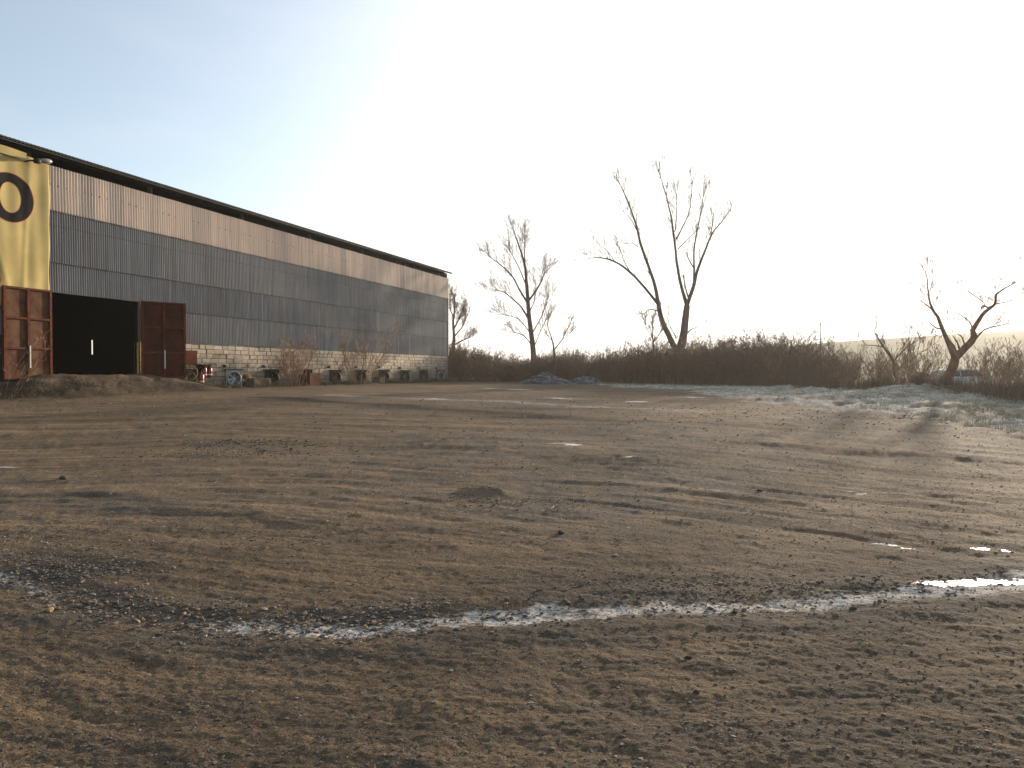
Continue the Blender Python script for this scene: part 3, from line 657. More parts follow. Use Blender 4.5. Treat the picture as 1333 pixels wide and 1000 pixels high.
# ventilation fans low in the block wall
FANY = [39.7+3.32*k for k in range(10)]
def fan(s, frm, ring, blade, lab=None, tilt=-26):
    R = .40; zc = 1.22
    mb = MB(); w_ = .46; t_ = .05
    mb.box((-w_, -.10, -w_), (-w_+t_, .25, w_)); mb.box((w_-t_, -.10, -w_), (w_, .25, w_)); mb.box((-w_+t_, -.10, w_-t_), (w_-t_, .25, w_)); mb.box((-w_+t_, -.10, -w_), (w_-t_, .25, -w_+t_))
    mb.box((-w_+t_, .16, -w_+t_), (w_-t_, .20, w_-t_))
    # front plate with corners only
    n = 24; ang = [2*math.pi*i/n for i in range(n)]
    for i in range(n):
        a0, a1 = ang[i], ang[(i+1) % n]
        def out(a): k = (w_-t_)/max(abs(math.cos(a)), abs(math.sin(a))); return (k*math.cos(a), k*math.sin(a))
        p = [(R*math.cos(a0), R*math.sin(a0)), (R*math.cos(a1), R*math.sin(a1)), out(a1), out(a0)]
        mb._add([(x, -.05, z_) for x, z_ in p], [(0,1,2,3)])
    f = mb.build('ventilation_fan', frm, wh)
    MR = Matrix.Rotation(math.radians(90), 4, 'X')
    rg = MB(); rg.lathe([(R-.055, .03), (R-.055, .16), (R+.02, .16), (R+.02, .03)], 28, MR, True); rg.build('fan_ring', ring, f, True)
    bl = MB(); bl.lathe([(0, .10), (.09, .10), (.11, .07), (.11, -.05)], 14, MR)
    for k in range(6):
        a = k*math.pi/3+.3; Mx = Matrix.Rotation(a, 4, 'Y') @ Matrix.Translation((0, -.05, 0)) @ Matrix.Rotation(math.radians(32), 4, 'Z')
        bl.box((-.07, -.005, .09), (.07, .005, R-.07), Mx)
    bl.build('fan_blades', blade, f)
    hd = MB(); hd.box((-.62, -.16, w_+.02), (.56, -.02, w_+.06)); hd.box((-.78, -.16, w_+.05), (-.60, -.04, w_+.17), Matrix.Rotation(math.radians(12), 4, 'Y')); hd.box((-.50, -.02, w_+.002), (.50, .2, w_+.05)); hd.build('fan_hood', M['steel'], f)
    f.location = (s, -.24, zc); f.rotation_euler = (0, 0, math.radians(tilt))
    if lab: f['label'] = lab
    return f
fA = fan(FANY[0]*1.0572, M['fandark'], M['fandark'], M['fanrust'])
fan(FANY[1]*1.0572+.05, M['galv'], M['galv'], M['galv'], 'bright galvanised ventilation fan')
fC = fan(FANY[2]*1.0572, M['fandark'], M['fandark'], M['fandark'])
fD = fan(FANY[4]*1.0572, M['fanrust'], M['fandark'], M['fanrust'])
for k, src in ((3, fC), (5, fD), (6, fD), (7, fD), (8, fD)):
    c = copy_tree(src, wh); c.location = (FANY[k]*1.0572, -.24, 1.22+random.uniform(-.02, .04)); c.rotation_euler = (0, 0, math.radians(random.uniform(-30, -21)))
fan(FANY[9]*1.0572, M['conc'], M['galv'], M['conc'])

# banner with its black O and folds
def bannery(s, z):
    f = .05*math.sin(s*2.1+z*.55)+.035*math.sin(s*4.9-z*1.1+1)+.025*math.sin(s*9+z*.4)
    f += .07*math.exp(-((s-32.9-(z-5)*.06)/.12)**2)*(1 if z < 9.3 else .3)+.05*math.exp(-((s-31.3+(z-8)*.30)/.14)**2)
    return -.23-f*.36
BS0, BS1 = 20.0, wS(61); ban = MB()
ns, nz = 260, 120
zt = lambda s: 10.30-.04*math.sin(s*1.5)-(.05 if s > BS1-.3 else 0)
for i in range(ns+1):
    s = BS0+(BS1-BS0)*i/ns
    for j in range(nz+1):
        zz = 4.2+(zt(s)-4.2)*j/nz; ban.v.append((s+.02*math.sin(zz*3)*(i == ns), bannery(s, zz), zz))
for i in range(ns):
    for j in range(nz):
        a = i*(nz+1)+j; ban.f.append((a, a+nz+1, a+nz+2, a+1)); ban.c.append(.5)
bo = empty('banner', O0, TH, 'large yellow cloth banner with a black letter O beside the gate', 'banner')
b_ = ban.build('cloth', M['banner'], bo, True)
sm = b_.modifiers.new('thick', 'SOLIDIFY'); sm.thickness = .004
def letter(cs, cz, ro, zo, ri, zi, off, name, mat):
    mb = MB(); n = 72; k = 6
    for i in range(n):
        a = 2*math.pi*i/n
        for q in range(k+1):
            t = q/k; s = cs+(ri+(ro-ri)*t)*math.cos(a); zz = cz+(zi+(zo-zi)*t)*math.sin(a); mb.v.append((s, bannery(s, zz)-off, zz))
    for i in range(n):
        for q in range(k):
            a = i*(k+1)+q; b = ((i+1) % n)*(k+1)+q; mb.f.append((a, a+1, b+1, b)); mb.c.append(.5)
    return mb.build(name, mat, bo, True)
cS = wS(11); cz = EYE+(HOR-258.5)*wY(11)/1000; 
zo = (289.7-227.7)/2*wY(20)/1000; zi = 20*wY(12)/1000
ro = wS(41)-cS; ri = wS(25.5)-cS
letter(cS, cz, ro+.025, zo+.025, ri-.015, zi-.015, .007, 'letter_outline', M['inkred'])
letter(cS, cz, ro, zo, ri, zi, .012, 'letter', M['ink'])
letter(wS(-13), EYE+(HOR-365)*wY(-3)/1000, .30, .28, .001, .001, .009, 'red_mark', M['inkred'])
# upper folded strip of the banner
mb = MB()
for i in range(60):
    s = BS0+(wS(31)-BS0)*i/59
    for j in range(5): mb.v.append((s, -.29-.03*math.sin(s*3)-.012*j, 10.12+.14*j/1.0*.55+.02*math.sin(s*2.2)))
for i in range(59):
    for j in range(4): a = i*5+j; mb.f.append((a, a+5, a+6, a+1)); mb.c.append(.5)
mb.build('folded_edge', M['banner'], bo, True)
# lamp over the banner corner
lp = empty('wall_lamp', wall_pt(wS(33), .3, 10.1), TH, 'egg-shaped frosted street lamp on a short arm above the yellow banner corner', 'lamp')
mb = MB(); mb.tube([(-.1, .2, -.02), (-.05, -.15, .02), (.25, -.25, .06)], [.035]*3, 8); mb.build('arm', M['steel'], lp)
mb = MB(); mb.lathe([(0.01, -.30), (.07, -.25), (.13, -.10), (.15, .05), (.13, .2), (.07, .29), (.01, .32)], 18, Matrix.Translation((.52, -.28, .13)) @ Matrix.Rotation(math.radians(80), 4, 'Y') @ Matrix.Scale(.75, 4, (1, 0, 0))); mb.build('lamp_shade', M['lampglass'], lp, True)
mb = MB(); mb.lathe([(0.01, -.22), (.10, -.20), (.12, .0), (.06, .03)], 14, Matrix.Translation((.26, -.27, .06)) @ Matrix.Rotation(math.radians(80), 4, 'Y')); mb.build('lamp_cap', M['steel'], lp, True)

# things hung on or standing by the wall
def on_wall(name, px, out, z, label, cat, group=None): return empty(name, wall_pt(wS(px), out, z), TH, label, cat, group)
p = on_wall('steel_sheet', 245.5, .09, 0, 'rust-red steel sheet fixed to the block wall right of the gate', 'steel sheet')
w2 = (wS(255)-wS(236))/2
mb = MB(); mb.box((-w2-.2, -.03, 2.0), (w2, .0, 2.68)); mb.build('plate', M['redrust'], p)
for z_ in (1.98, 2.66): mb = MB(); mb.box((-w2-.2, -.045, z_), (w2+.02, -.031, z_+.04)); mb.build('edge_strip', M['rustdark'], p)
cb = on_wall('extinguisher_shelter', 264, .08, 0, 'black open shelter holding two fire extinguishers on the block wall', 'shelter')
mb = MB(); mb.box((-.58, -.34, 1.96), (.58, .0, 2.0)); mb.build('roof_plate', M['steel'], cb)
mb = MB(); mb.box((-.56, -.03, 1.28), (.56, .0, 1.955)); mb.build('back_plate', M['steel'], cb)
def extinguisher(loc, rz, label):
    e = empty('fire_extinguisher', loc, rz, label, 'fire extinguisher', 'red fire extinguishers by the gate')
    mb = MB(); mb.lathe([(.01, 0), (.12, 0), (.135, .03), (.135, .46), (.11, .53), (.05, .57), (.035, .60)], 18); mb.build('cylinder', M['red'], e, True)
    mb = MB(); mb.lathe([(.138, .12), (.138, .19)], 18); mb.build('paper_label', M['white'], e, True)
    mb = MB(); mb.box((-.03, -.03, .60), (.03, .03, .66)); mb.box((-.02, -.14, .66), (.02, .03, .69)); mb.box((-.02, -.12, .70), (.02, .02, .72)); mb.build('valve', M['blackpl'], e)
    mb = MB(); mb.tube([(0, .03, .63), (.10, .06, .60), (.16, .03, .45), (.155, 0, .2)], [.014]*4, 6); mb.build('hose', M['blackpl'], e)
    return e
extinguisher(wall_pt(wS(260.5), .28, 1.30), TH+.2, 'red fire extinguisher hanging in the black shelter, the one nearer the gate')
extinguisher(wall_pt(wS(267.5), .28, 1.30), TH+.2, 'red fire extinguisher hanging in the black shelter, the one farther from the gate')
q = wall_pt(wS(244), .9); extinguisher((q.x, q.y, gz(q.x, q.y)), TH+.5, 'red fire extinguisher standing on the ground beside the gate ramp')
# coil of yellow hose hanging by the first fan
q = wall_pt(wS(232), .75)
hz = empty('hose_reel', (q.x, q.y, gz(q.x, q.y)+.02), TH-.6, 'rusty hose reel with yellow hose leaning beside the right gate leaf', 'hose reel')
MR = Matrix.Rotation(math.radians(90), 4, 'X')
mb = MB(); mb.lathe([(.36, -.03), (.40, -.03), (.40, .03), (.36, .03)], 26, Matrix.Translation((0, 0, .42)) @ MR, True); mb.build('hose', M['yellow'], hz, True)
mb = MB(); mb.lathe([(.01, -.05), (.13, -.05), (.13, .05), (.01, .05)], 18, Matrix.Translation((0, 0, .42)) @ MR)
for k in range(4): mb.box((-.02, -.012, -.36), (.02, .012, .36), Matrix.Translation((0, 0, .42)) @ Matrix.Rotation(k*math.pi/4, 4, 'Y'))
mb.build('spoked_disc', M['fanrust'], hz)
def block(px0, px1, out, h, mat, label, cat='concrete block', d=.5, name='concrete_block'):
    a, b = wS(px0), wS(px1); q = wall_pt((a+b)/2, out); o = MB(); L = (b-a)/2
    import bmesh
    bm = bmesh.new(); bmesh.ops.create_cube(bm, size=1); bmesh.ops.scale(bm, vec=(2*L, d, h), verts=bm.verts); bmesh.ops.bevel(bm, geom=bm.edges[:], offset=.03, segments=2, affect='EDGES')
    bmesh.ops.subdivide_edges(bm, edges=bm.edges[:], cuts=2)
    for v in bm.verts: v.co += Vector((random.uniform(-.008, .008),)*3)
    me = bpy.data.meshes.new(name); bm.to_mesh(me); bm.free(); me.materials.append(mat)
    ob = bpy.data.objects.new(name, me); COL.objects.link(ob); ob.location = (q.x, q.y, gz(q.x, q.y)+h/2-.04); ob.rotation_euler = (0, 0, TH+.04)
    return props(ob, label, cat)
block(315, 340, .55, .52, M['conc_brown'], 'brown mossy concrete block between the bright fan and the dark fan')
block(388, 404, .6, .80, M['rustdark'], 'low rust-brown box behind the left pale shrub', 'box', name='rusty_box')
block(481, 489, .6, .50, M['conc_brown'], 'small brown block right of the second pale shrub')
block(577, 583, .8, .42, M['conc'], 'grey concrete block at the far corner of the warehouse')
q = wall_pt(wS(314.5), .35)
mb = MB(); mb.lathe([(.07, -.2), (.17, -.16), (.19, 0), (.17, .16), (.07, .2)], 16, Matrix.Rotation(math.radians(90), 4, 'X'))
o = mb.build('drum_end', simple('orange_brown', (.35, .15, .06), .8), None, True); o.location = (q.x, q.y, 1.30); props(o, 'round orange-brown drum end against the wall right of the bright fan', 'drum')  # round orange end piece, unidentified, modelled as a drum

# ------------------------------------------------------------------ vegetation
MINR = .006
def grow(mb, p, d, L, r, lev, rnd, spread=.6, up=.25, kids=(4, 4, 3), k=4, wob=.16, lenf=(.45, .75), tipr=.25, droop=0):
    n = 4 if lev > 0 else 3
    pts = [Vector(p)]; rad = [r]; dd = Vector(d).normalized()
    for i in range(n):
        dd = (dd+Vector((rnd.gauss(0, wob), rnd.gauss(0, wob), rnd.gauss(0, wob)*.6+up*.18-droop))).normalized()
        pts.append(pts[-1]+dd*L/n); rad.append(r*(1-(1-tipr)*(i+1)/n))
    mb.tube(pts, rad, k if lev > 1 else 3)
    if lev == 0: return
    c = kids[min(lev-1, len(kids)-1)]
    for j in range(c):
        t = rnd.uniform(.22, 1.0); x = t*n; i = min(int(x), n-1); q = pts[i].lerp(pts[i+1], x-i)
        ax = (pts[i+1]-pts[i]).normalized(); s = ax.orthogonal().normalized(); s.rotate(Quaternion(ax, rnd.uniform(0, 6.283)))
        nd = (ax+s*rnd.uniform(.45, 1.15)*spread*1.5+Vector((0, 0, up))).normalized()
        grow(mb, q, nd, L*rnd.uniform(*lenf)*(1-.35*t), max(r*(1-(1-tipr)*t)*.68, MINR), lev-1, rnd, spread, up, kids, k, wob, lenf, tipr, droop)
def shrub_mesh(seed, H=3.2, Wd=1.3, stems=26, kids=(5, 5, 3), r=.022, mat=None, spread=.5, name='bare_shrub', minr=None):
    rnd = random.Random(seed); mb = MB()
    for i in range(stems):
        a = rnd.uniform(0, 6.283); q = rnd.random()**.5
        d = Vector((math.cos(a)*q*.62, math.sin(a)*q*.62, 1)); p = Vector((math.cos(a)*q*Wd*.35, math.sin(a)*q*Wd*.35, -.1))
        grow(mb, p, d, H*rnd.uniform(.6, 1.0), r*rnd.uniform(.7, 1.2), 3, rnd, spread, .25, kids, 4, .13, (.30, .55))
    A_ = np.array(mb.v); k_ = H/np.percentile(A_[:, 2], 97.5); mb.v = [tuple(q) for q in (A_*k_)]
    o = mb.build(name, mat or M['twig']); return o
# variants
VAR = []
for i in range(5):
    o = shrub_mesh(100+i, 2.75, 2.6, 34, (6, 6, 4), .020, M['twig_mid'] if i in (1, 3) else M['twig'], .62); VAR.append(o)
used = set()
GTH = 'bare brown shrubs of the thicket along the far edge of the yard'
LTH = {'a': 'dark bare shrub of the thicket just beyond the far corner of the warehouse', 'b': 'dark bare shrub of the thicket below the upright tree and behind the taller gravel pile',
       'c': 'dark bare shrub of the thicket below the slender forked tree, behind the lower gravel pile', 'd': 'dark bare shrub of the thicket just left of the foot of the twin-trunk tree',
       'e': 'dark bare shrub of the thicket just right of the foot of the twin-trunk tree', 'f': 'tall dark bare shrub of the thicket midway between the twin-trunk tree and the skyline pole',
       'g': 'dark bare shrub of the thicket below the lone skyline pole, where the thicket thins out', 'r': 'thin see-through bare shrub left of the small crooked tree, hillside showing through', 's': 'thin see-through bare shrub between the crooked tree and the leaning tree', 't': 'thin see-through bare shrub right of the leaning tree and the car'}
def put_shrub(x, y, sc, key, i, zsc=1):
    src = VAR[i]
    o = src if i not in used else src.copy()
    if i in used: COL.objects.link(o)
    used.add(i); o.location = (x, y, gz(x, y)-.05); o.rotation_euler = (0, 0, random.uniform(0, 6.28)); o.scale = (sc, sc, sc*zsc)
    props(o, LTH[key], 'shrub', GTH+', '+{'a': 'by the warehouse', 'b': 'by the taller pile', 'c': 'by the lower pile', 'd': 'left of the twin trunks', 'e': 'right of the twin trunks', 'f': 'middle', 'g': 'below the pole', 'r': 'left of the crooked tree', 's': 'crooked to leaning tree', 't': 'right of the car'}[key])
# line of the thicket front: (px, depth, top py)
HL = [(560, 76, 449), (590, 74, 449), (640, 70, 457), (700, 68, 462), (760, 66, 462), (800, 62, 447), (850, 57, 449), (900, 52, 446), (940, 49, 437), (985, 46, 434), (1020, 43, 443), (1060, 41, 447), (1095, 39, 455)]
def hl(px):
    xs = [h[0] for h in HL]; return float(np.interp(px, xs, [h[1] for h in HL])), float(np.interp(px, xs, [h[2] for h in HL]))
for row in range(4):
    px = 545+row*7
    while px < 1100:
        Y, tp = hl(px); Yr = Y+row*1.9+random.uniform(-.6, .6)
        x = (px-W/2)/F*Yr; gzv = gz(x, Yr); top = EYE+(HOR-tp)*Y/F-gzv
        sc = top/2.75*random.uniform(.78, 1.16)*(1+.16*math.sin(px*.045)+.10*math.sin(px*.117+1))*(.82 if row == 0 else 1)
        if not (px < 590 and Yr < 73.5): put_shrub(x, Yr, sc*1.0, 'a' if px < 650 else 'b' if px < 735 else 'c' if px < 800 else 'd' if px < 880 else 'e' if px < 960 else 'f' if px < 1040 else 'g', random.randrange(5))
        px += 1.25*sc*F/Yr*random.uniform(.75, 1.2)
# sparse right stretch
VAR2 = [shrub_mesh(200+i, 2.3, 1.5, 14, (5, 5, 3), .014, M['twig_mid'], .55) for i in range(3)]
for o in VAR2: VAR.append(o)
for (px, Y, sc) in ((1108,41,1.1),(1128,42,1.1),(1142,39,1.05),(1158,41,1.1),(1188,40,1.15),(1203,38,1.0),(1195,44,1.2),(1278,41,1.15),(1290,38,1.1),(1302,36,1.05),(1322,34,1.05),(1335,31,1),(1085,37,.95),(1100,36,.85),(1120,38,.9),(1135,34,.85),(1150,32.5,.8),(1162,36,.8),(1178,31,.82),(1195,33,.85),(1205,30.5,.7),(1286,33,.8),(1283,29,.72),(1296,30.5,.85),(1312,28.5,.8),(1328,27.5,.85),(1345,28,.9),(1370,27,1),(1400,27,1),(1440,26,1.05),(1170,40,.9),(1310,36,.9)):
    x = (px-W/2)/F*Y; put_shrub(x, Y, sc*.88, 'r' if px < 1166 else 's' if px < 1242 else 't', 5+random.randrange(3))

TWK = 1.7; RK = .8
def traced(name, label, cat, paths, Y, mat, seed, twl=.9, twn=9, depth=.5, rk=None, levs=3, tw_r=.012, group=None, spread=.55, kids=(3, 4)):
    """tree from limb centre lines measured on the photograph, given real depth and thickness.
    paths: list of [(px, py, radius_px), ...]; limbs lean toward or away from the viewer"""
    rnd = random.Random(seed); b = paths[0][0]; bx = (b[0]-W/2)/F*Y; by = Y; bz = gz(bx, by)
    root = empty(name, (bx, by, bz), 0, label, cat, group)
    tr = MB(); cr = MB(); base = Vector((bx, by, bz))
    dof = {}
    for pi, pth in enumerate(paths):
        lean = rnd.uniform(-1, 1)*depth; pts = []; rr = []
        if pi == 0: lean *= .2
        st = dof.get((round(pth[0][0]), round(pth[0][1])), 0.0)
        L0 = 0
        for i, (px, py, rp) in enumerate(pth):
            if i: L0 += math.hypot(px-pth[i-1][0], py-pth[i-1][1])*Y/F
            dy = st+lean*L0*.35
            P = at(px, py, Y); k = (Y+dy)/Y
            P = Vector((P.x*k, Y+dy, EYE+(P.z-EYE)*k)); pts.append(P-base); rr.append(rp*(rk or RK)*Y/F); dof[(round(px), round(py))] = dy
        # smooth: subdivide with a little crookedness
        sp = []; sr = []
        for i in range(len(pts)-1):
            for q in range(3):
                t = q/3; m1 = pts[i]; m2 = pts[i+1]; p0 = pts[max(i-1, 0)]; p3 = pts[min(i+2, len(pts)-1)]
                c = .5*((2*m1)+(m2-p0)*t+(2*p0-5*m1+4*m2-p3)*t*t+(3*m1-p0-3*m2+p3)*t**3)
                sp.append(c+Vector((rnd.gauss(0, 1), rnd.gauss(0, 1), rnd.gauss(0, .5)))*min(sr[-1] if sr else 0, .03)*.2); sr.append(rr[i]*(1-t)+rr[i+1]*t)
        sp.append(pts[-1]); sr.append(rr[-1])
        tr.tube(sp, sr, 8)
        # twigs along the limb, denser to the tip
        tot = sum((sp[i+1]-sp[i]).length for i in range(len(sp)-1)); cnt = int(TWK*twn*tot/2.2*(0.35 if pi == 0 and len(paths) > 3 else 1))
        for j in range(cnt):
            t = rnd.uniform(.15, 1)**.7; x = t*(len(sp)-1); i = min(int(x), len(sp)-2); p = sp[i].lerp(sp[i+1], x-i); ax = (sp[i+1]-sp[i]).normalized()
            s = ax.orthogonal().normalized(); s.rotate(Quaternion(ax, rnd.uniform(0, 6.283)))
            d = (ax*1.0+s*rnd.uniform(.35, .95)+Vector((0, 0, .45))).normalized(); r0 = min(tw_r*1.5, max(sr[i]*.7, .009))
            grow(cr, p, d, twl*rnd.uniform(.5, 1.25), r0, levs, rnd, spread*.8, .30, kids, 3, .085, (.4, .7), .3)
    tr.build('trunk', mat, root, True); cr.build('crown', mat, root); return root
# twin-trunk tree
traced('twin_trunk_tree', 'tall bare tree with two diverging trunks rising above the thicket', 'tree', [
    [(884,500,8),(884,462,7.5),(889,440,6.5),(892,415,5.5),(894,398,4.8)],
    [(883,480,6),(880,458,5.0),(870,436,4.4),(861,416,3.9),(857,397,3.6)],
    [(857,397,3.4),(852,372,2.7),(843,345,2.3),(834,320,2.0),(828,295,1.7),(820,272,1.2),(811,250,.8),(801,232,.45)],
    [(857,397,2.4),(838,374,2.0),(820,355,1.8),(800,341,1.4),(780,336,.8),(765,337,.4)],
    [(894,398,3.4),(886,372,2.4),(881,345,2.0),(878,320,1.7),(874,290,1.4),(868,262,1.0),(861,238,.7),(856,222,.4)],
    [(894,398,3.4),(902,374,2.8),(908,350,2.3),(918,325,1.7),(926,305,1.3),(938,290,.9),(950,274,.45)],
    [(903,370,2.0),(903,350,1.6),(903,325,1.3),(907,300,1.1),(912,275,.8),(915,250,.4)],
    [(880,312,1.3),(888,296,1.0),(896,278,.8),(899,255,.6),(901,236,.35)],
    [(878,302,1.0),(880,280,.8),(880,255,.4)], [(903,350,1.2),(896,338,.9),(893,328,.5)],
    [(882,325,.9),(893,314,.7),(902,305,.4)], [(924,306,.8),(927,290,.6),(928,278,.3)],
    [(856,405,1.0),(845,403,.8),(838,409,.5)], [(890,440,1.3),(898,430,1.0),(905,427,.6)], [(897,392,1.4),(892,375,1.2),(889,358,.7)],
    [(828,300,.9),(820,285,.7),(812,278,.35)], [(830,322,.8),(822,317,.6),(814,319,.3)], [(800,341,.8),(790,327,.5),(783,322,.3)], [(822,357,.8),(812,340,.6),(808,328,.3)],
    [(880,440,.9),(875,430,.7),(870,420,.5)], [(850,365,.7),(842,352,.5)]], 57, M['bark'], 5, 1.3, 6, .5, tw_r=.010, kids=(3, 4, 3))
# poplar-like tree behind
traced('poplar_tree', 'bare upright tree with one straight trunk and upswept limbs, left of the twin-trunk tree', 'tree', [
    [(696,500,5.5),(695,470,5),(693,445,4.4),(689,415,3.7),(687,390,3.2),(685,365,2.6),(683,345,2.0),(677,325,1.4),(671,308,.9),(667,298,.4)],
    [(687,395,1.9),(676,377,1.5),(668,362,1.3),(657,350,1.0),(645,340,.7),(636,334,.35)],
    [(690,420,1.8),(680,402,1.4),(668,390,1.1),(655,380,.8),(643,378,.35)],
    [(688,392,2.0),(698,378,1.6),(704,368,1.2),(708,358,.8),(714,350,.35)],
    [(684,355,1.3),(683,335,1.0),(683,318,.7),(682,306,.3)], [(685,372,1.2),(676,350,.9),(668,335,.6),(662,325,.3)],
    [(694,432,1.2),(705,412,.9),(710,398,.5),(713,385,.3)], [(693,440,1.2),(684,425,.8),(672,414,.6),(655,410,.3)], [(695,455,1.1),(682,437,.8),(664,432,.5)],
    [(696,450,1.0),(704,430,.7),(712,415,.35)], [(690,405,1),(696,390,.8),(697,370,.4)]], 76, M['bark'], 6, 1.9, 9, .8, tw_r=.010, kids=(3, 4, 4))
traced('forked_tree', 'slender bare tree with an open forked crown right of the upright tree', 'tree', [
    [(721,500,2.4),(722,470,2.0),(721,455,1.6),(718,440,1.1),(713,425,.8),(715,412,.3)], [(722,455,1.2),(731,443,.9),(738,430,.7),(745,414,.3)], [(728,446,.6),(738,437,.5),(746,430,.3)], [(719,444,.8),(712,436,.6),(706,430,.3)]], 66, M['twig'], 7, .8, 9, .7)
traced('bare_tree', 'small bare tree seen beyond the far corner of the warehouse', 'tree', [
    [(590,500,4),(590,465,3.4),(591,440,2.6),(590,420,2.0),(592,402,1.3),(591,385,.5)], [(590,430,1.5),(598,415,1.1),(603,400,.5)], [(590,440,1.5),(600,428,1.0),(606,418,.5)], [(591,415,1.0),(585,400,.7),(584,388,.3)], [(590,450,1.5),(603,443,1.0),(612,440,.5)]], 82, M['twig'], 8, 1.5, 16, .8, tw_r=.014, kids=(4, 4))
traced('young_tree', 'thin young bare tree just left of the twin trunks', 'tree', [
    [(852,500,1.6),(851,470,1.4),(850,445,1.1),(849,430,.8),(850,412,.35)], [(850,440,.8),(842,428,.6),(838,415,.3)], [(850,446,.8),(858,436,.6),(864,424,.3)]], 56, M['twig'], 9, .7, 10, .7)
# right-hand trees
traced('leaning_tree', 'leaning flare-reddened bare tree with a wide fork beside the car at the right', 'tree', [
    [(1222,508,7),(1229,496,6.2),(1240,480,6.0),(1243,466,5.6)],
    [(1243,466,4.8),(1235,448,3.4),(1227,430,2.8),(1220,413,2.2),(1213,403,1.7),(1208,385,1.2),(1206,366,.8),(1203,352,.4)],
    [(1243,466,5.6),(1257,452,4.8),(1267,440,4.4),(1266,430,3.6),(1273,418,2.9),(1280,408,2.5),(1287,402,2.2),(1294,396,1.8),(1296,384,1.4),(1306,376,1.0),(1322,367,.5)],
    [(1287,402,1.4),(1279,398,1.1),(1276,402,.9),(1281,396,.6),(1262,381,.8),(1257,379,.4)],
    [(1271,440,1.4),(1280,430,1.1),(1295,425,.9),(1318,420,.5)], [(1266,430,1.2),(1260,418,.9),(1243,406,.5)],
    [(1226,428,1.2),(1218,427,1.0),(1209,420,.7)], [(1216,406,1.2),(1206,398,.9),(1197,391,.5)], [(1246,462,1.5),(1240,448,1.2),(1230,440,.8)], [(1250,458,1.4),(1246,446,1.1),(1240,438,.6)], [(1256,452,1.2),(1252,440,.9),(1245,434,.5)],
    [(1294,396,.9),(1306,394,.7),(1322,390,.4)]], 30, M['bark_flare'], 10, .7, 5, .4, rk=.92, tw_r=.006, kids=(3, 4, 3))
traced('crooked_tree', 'small dark crooked bare tree left of the leaning tree', 'tree', [
    [(1172,512,3.4),(1169,498,3.0),(1164,484,2.6),(1163,470,2.3),(1152,455,1.9),(1145,444,1.5),(1139,434,1.0)],
    [(1163,470,1.6),(1174,458,1.2),(1186,448,.9),(1200,441,.4)], [(1162,466,1.2),(1150,452,.9),(1120,449,.4)], [(1165,486,1.4),(1178,470,1.1),(1184,452,.7),(1192,440,.3)], [(1168,494,1.2),(1184,480,1.0),(1194,462,.7),(1210,454,.3)]], 31, M['twig_mid'], 11, .7, 6, .5, tw_r=.009, kids=(4, 4))
# pale shrubs against the warehouse wall
def wall_shrub(px, out, H, seed, label, stems, wd):
    global MINR
    MINR = .010
    q = wall_pt(wS(px), out); o = shrub_mesh(seed, H, wd, stems, (5, 5, 4), .024, M['twig_pale'], .5, 'wall_shrub'); o.location = (q.x, q.y, gz(q.x, q.y)-.05)
    props(o, label, 'shrub')
    MINR = .006
wall_shrub(365, 1.1, 3.0, 301, 'broad pale bare shrub against the block wall, the one nearer the gate', 24, 1.9)
wall_shrub(449, 1.1, 4.4, 302, 'tall pale bare shrub against the block wall, the one farther from the gate', 16, 1.2)
q = wall_pt(wS(-24), 1.2); o = shrub_mesh(303, 2.4, .8, 9, (3, 3, 2), .009, M['twig_pale'], .8, 'wall_shrub'); o.location = (q.x, q.y, gz(q.x, q.y)); props(o, 'pale bare shrub whose twigs reach in front of the left gate leaf', 'shrub')

# ---- grass: blades as two-triangle slivers
def grass(name, X, Y, hmin, hmax, wd, mat, seed, lean=.5):
    r = np.random.default_rng(seed); n = len(X); Z = height(X, Y, True)
    h = hmin+(hmax-hmin)*r.random(n)**1.5; a = r.random(n)*6.283; l = r.random(n)*lean*h
    dx, dy = np.cos(a), np.sin(a); b = r.random(n)*6.283; wx, wy = np.cos(b)*wd*(.6+.8*r.random(n)), np.sin(b)*wd
    P = np.stack([X, Y, Z-.01], -1)
    V = np.stack([P+np.stack([wx, wy, 0*X], -1), P-np.stack([wx, wy, 0*X], -1), P+np.stack([dx*l*.3-wx*.6, dy*l*.3-wy*.6, h*.6], -1), P+np.stack([dx*l*.3+wx*.6, dy*l*.3+wy*.6, h*.6], -1), P+np.stack([dx*l, dy*l, h], -1)], 1)
    b0 = np.arange(n)[:, None]*5
    Fc = np.concatenate([b0+np.array([[0,1,2]]), b0+np.array([[0,2,3]]), b0+np.array([[3,2,4]])])
    return npmesh(name, V.reshape(-1, 3), Fc, mat, False)
def gmat(name, a, b, c):
    m, t, p = newmat(name); n = N(t); o = n.obj(); f = n.ramp(n.noise(o, .9, 4), (.35, .65)); g_ = n.node('ShaderNodeObjectInfo')
    cc = n.mix(f, rgb(*a), rgb(*b)); cc = n.mix(n.ramp(n.noise(o, 37, 2), (.5, .7)), cc, rgb(*c)); n.set(p.inputs['Base Color'], cc); p.inputs['Roughness'].default_value = .9; return m
r = np.random.default_rng(77)
n = 150000; t = r.uniform(-.02, .80, n); Yg = r.uniform(14, 60, n); Xg = t*Yg
sdv = bank_sd(Xg, Yg)+3.0*fbm(Xg*.3, Yg*.3, 3, 15); den = fbm(Xg*.8, Yg*.8, 4, 19)
k = (sdv > 2.5) & (den > .02-np.clip(sdv, 0, 10)*.03) & (r.random(n) < np.clip(.25+sdv*.09, 0, 1)); 
props(grass('frosty_grass', Xg[k], Yg[k], .03, .13, .007, gmat('frosted_grass', (.30, .31, .24), (.22, .21, .13), (.55, .56, .55)), 1, .9), 'frost-covered short grass on the rough bank before the thicket', 'grass', kind='stuff')
